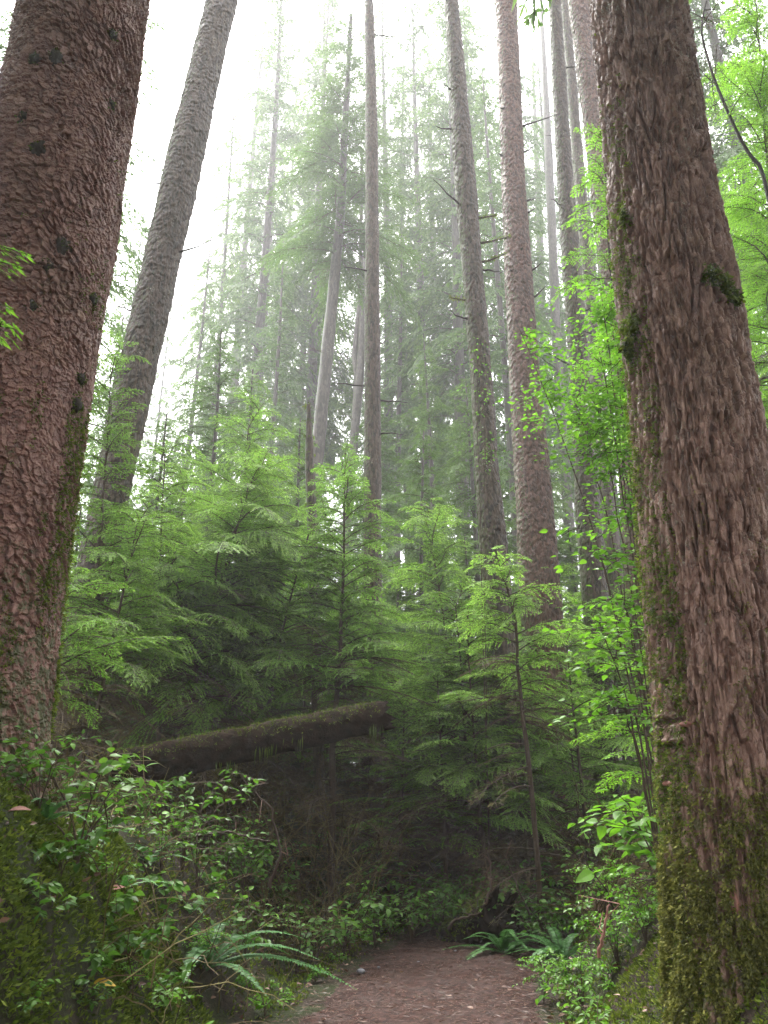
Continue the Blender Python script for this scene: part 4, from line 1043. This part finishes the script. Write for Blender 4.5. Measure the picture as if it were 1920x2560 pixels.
P, nn = scatter(20000, (-3, 4), (7, 13.2), lambda x, y: sst(1.0, 1.25, trail_dist(x, y))*sst(3., 1.4, trail_dist(x, y))*(.2+sst(.4, .55, fbm(x*1.5, y*1.5, 0, 42)))); moss_tufts(mo, P, nn, rng, .035, 5, -.2, .5)
P, nn = scatter(16000, (-6, 6), (9, 17), lambda x, y: sst(1.4, 2, trail_dist(x, y))*.7); moss_tufts(mo, P, nn, rng, .05, 4, -.2, .3)
o = mo.build('moss_carpet', [M['moss']]); o['kind'] = 'stuff'; tag(o, 'green moss carpeting the banks and trail verges', 'moss')
tw = Soup()
def add_twigs(cnt, pr, yr, Lr, zr, r):
    for i in range(cnt):
        Y = rng.uniform(*yr); x = at(rng.uniform(*pr), 850, Y)[0]
        if trail_dist(np.array([x]), np.array([Y]))[0] < 1.35: continue
        z0 = gz(x, Y); L = rng.uniform(*Lr); a = rng.uniform(0, 6.28); el = rng.uniform(.05, 1.3); t = np.linspace(0, 1, 6)[:, None]
        D = np.array([math.cos(a)*math.cos(el), math.sin(a)*math.cos(el), math.sin(el)])
        Pp = np.array([x, Y, z0+rng.uniform(*zr)])+D*L*t-np.array([0, 0, .5*L])*t**2*rng.uniform(0, 1)+rng.normal(0, .02*L, (6, 3))
        tw.add(tube_quads(Pp, np.linspace(r, r*.4, 6)*rng.uniform(.6, 1.4), 3), rng.normal(.5, .3))
add_twigs(1300, (260, 640), (9, 11.5), (.3, .8), (0, .3), .0055)
add_twigs(1900, (130, 640), (11, 14), (.4, 1.6), (0, 1.), .006)
add_twigs(300, (20, 280), (5, 8), (.3, .9), (0, .4), .0045)
add_twigs(250, (430, 650), (8, 12), (.5, 1.3), (0, .5), .006)
o = tw.build('dead_twigs', [M['dead']]); o['kind'] = 'stuff'; tag(o, 'tangle of thin dead brown twigs under the saplings', 'twigs')
li = Soup()
P, nn = scatter(5200, (-4, 4.5), (2.6, 13.5), lambda x, y: np.where(trail_dist(x, y) < 1.0, .10, .9))
a = rng.uniform(0, 6.28, len(P)); d = np.stack([np.cos(a), np.sin(a), rng.normal(.1, .25, len(P))], 1)
put_leaves(li, P+np.array([0, 0, .03]), d, unit(nn+rng.normal(0, .35, P.shape)), rng.uniform(.02, .065, len(P)), rng.normal(.5, .25, len(P)), rng)
P, nn = scatter(22000, (-1.4, 3.5), (5, 13), lambda x, y: sst(1.25, 1.0, trail_dist(x, y)))
a = rng.uniform(0, 6.28, len(P)); d = np.stack([np.cos(a), np.sin(a), rng.normal(.05, .12, len(P))], 1)
li.add(kites(P+np.array([0, 0, .035]), unit(d), rng.uniform(.02, .09, len(P)), .006, nn, rng, .5), rng.normal(.22, .2, len(P)))
o = li.build('leaf_litter', [M['litter']]); o['kind'] = 'stuff'; tag(o, 'brown fallen leaves and needles on trail and bank', 'litter')
def stone(px, py, Y, r, label, seed, group=None):
    u = np.linspace(0, np.pi, 8)[:, None]; v = np.linspace(0, 2*np.pi, 12, endpoint=False)[None]
    S = np.stack([np.sin(u)*np.cos(v), np.sin(u)*np.sin(v), np.cos(u)+0*v], -1)
    S = S*(.8+.5*fbm(S[..., 0]*2+seed, S[..., 1]*2, S[..., 2]*2, seed)[..., None])*r*np.array([1.2, .9, .65])
    p = at(px, py, Y); o = link(bpy.data.objects.new('stone', grid_mesh('stone', S, [M['pebble']], True))); o.location = (p[0], Y, gz(p[0], Y)+.03+r*.2)
    tag(o, label, 'stone', group)
stone(361, 980, 9.2, .036, 'blue-grey stone at the trail edge before the mossy verge', 1)
for i in range(3):
    stone(fr_.uniform(330, 520), 960, fr_.uniform(7.3, 11.2), fr_.uniform(.012, .026), 'small grey pebble half buried in the trail', 3+i, 'pebbles in the trail')
def one_leaf(px, py, Y_, size, label, mat, lift, seed, rz=0.):
    rng = np.random.default_rng(seed); s = Soup()
    put_leaves(s, np.zeros((1, 3)), np.array([[math.cos(rz), math.sin(rz), .15]]), np.array([[.1, -.35, 1.]]), np.array([size]), np.array([.5]), rng)
    p = hit(px, py+8) if lift < .4 else at(px, py, Y_); o = s.build('fallen_leaf', [M[mat]], None, (p[0], p[1], gz(p[0], p[1])+min(lift, .05) if lift < .4 else p[2])); tag(o, label, 'leaf')
one_leaf(92, 986, 4.5, .12, 'yellow fallen leaf at the edge of the mossy mound', 'yellow_leaf', .08, 1)
one_leaf(112, 892, 5.2, .14, 'reddish fallen leaf on the bank above the mossy mound', 'fungus', .1, 2, 1.2)
one_leaf(6, 815, 4.4, .12, 'curled rust-brown leaf on the bank below the scaly giant', 'fungus', .12, 3)
one_leaf(320, 945, 8.4, .13, 'red-brown fallen leaf beside the mossy log end', 'fungus', .06, 4, .5)

# ------------------------------------------------------------------ light, air, world
EL, AZ = R(66), R(-28)      # sun azimuth measured from +Y towards +X
w = bpy.data.worlds.new('World'); scene.world = w; w.use_nodes = True
nt = w.node_tree; nt.nodes.clear(); n = N(nt)
sky = n('TexSky', sky_type='NISHITA', sun_disc=False, sun_elevation=EL, sun_rotation=AZ, dust_density=4., air_density=1., ozone_density=1.)
hs = n('HueSaturation', {'Saturation': .04, 'Color': n.mix(1., sky.outputs[0], (1., .985, .96), 'MULTIPLY')})
bg = n('Background', {'Color': hs.outputs[0], 'Strength': .15})
ow = nt.nodes.new('ShaderNodeOutputWorld'); nt.links.new(bg.outputs[0], ow.inputs[0])
sun = bpy.data.objects.new('sun', bpy.data.lights.new('sun', 'SUN')); link(sun)
sun.data.energy = 1.5; sun.data.angle = R(25); sun.data.color = (1, .97, .92)
sd = Vector((math.sin(AZ)*math.cos(EL), math.cos(AZ)*math.cos(EL), math.sin(EL)))
sun.rotation_euler = sd.to_track_quat('Z', 'Y').to_euler(); sun.location = sd*60

hz = bpy.data.materials.new('haze_air'); hz.use_nodes = True; nt = hz.node_tree; nt.nodes.clear(); n = N(nt)
pv = n('VolumePrincipled', {'Color': (.97, .97, 1., 1), 'Density': .0016, 'Anisotropy': .45})
o_ = nt.nodes.new('ShaderNodeOutputMaterial'); nt.links.new(pv.outputs[0], o_.inputs['Volume'])
x0, x1, y0, y1, z0, z1 = -158, 158, -48, 160, -3., 130.
V = [(x, y, z) for z in (z0, z1) for y in (y0, y1) for x in (x0, x1)]
me = bpy.data.meshes.new('haze'); me.from_pydata(V, [], [(0, 2, 3, 1), (4, 5, 7, 6), (0, 1, 5, 4), (2, 6, 7, 3), (0, 4, 6, 2), (1, 3, 7, 5)])
me.materials.append(hz); ho = link(bpy.data.objects.new('haze', me)); ho['kind'] = 'stuff'; tag(ho, 'white fog hanging through the whole forest', 'fog')

vs = scene.view_settings; vs.view_transform = 'Standard'; vs.look = 'None'; vs.gamma = 1; vs.exposure = 2.9
cy_ = scene.cycles
cy_.max_bounces = 6; cy_.diffuse_bounces = 4; cy_.glossy_bounces = 2; cy_.transmission_bounces = 4; cy_.volume_bounces = 2; cy_.transparent_max_bounces = 4
cy_.use_denoising = True; cy_.denoiser = 'OPENIMAGEDENOISE'; cy_.denoising_input_passes = 'RGB_ALBEDO_NORMAL'
cy_.use_adaptive_sampling = True; cy_.adaptive_threshold = .02; cy_.sample_clamp_indirect = 6
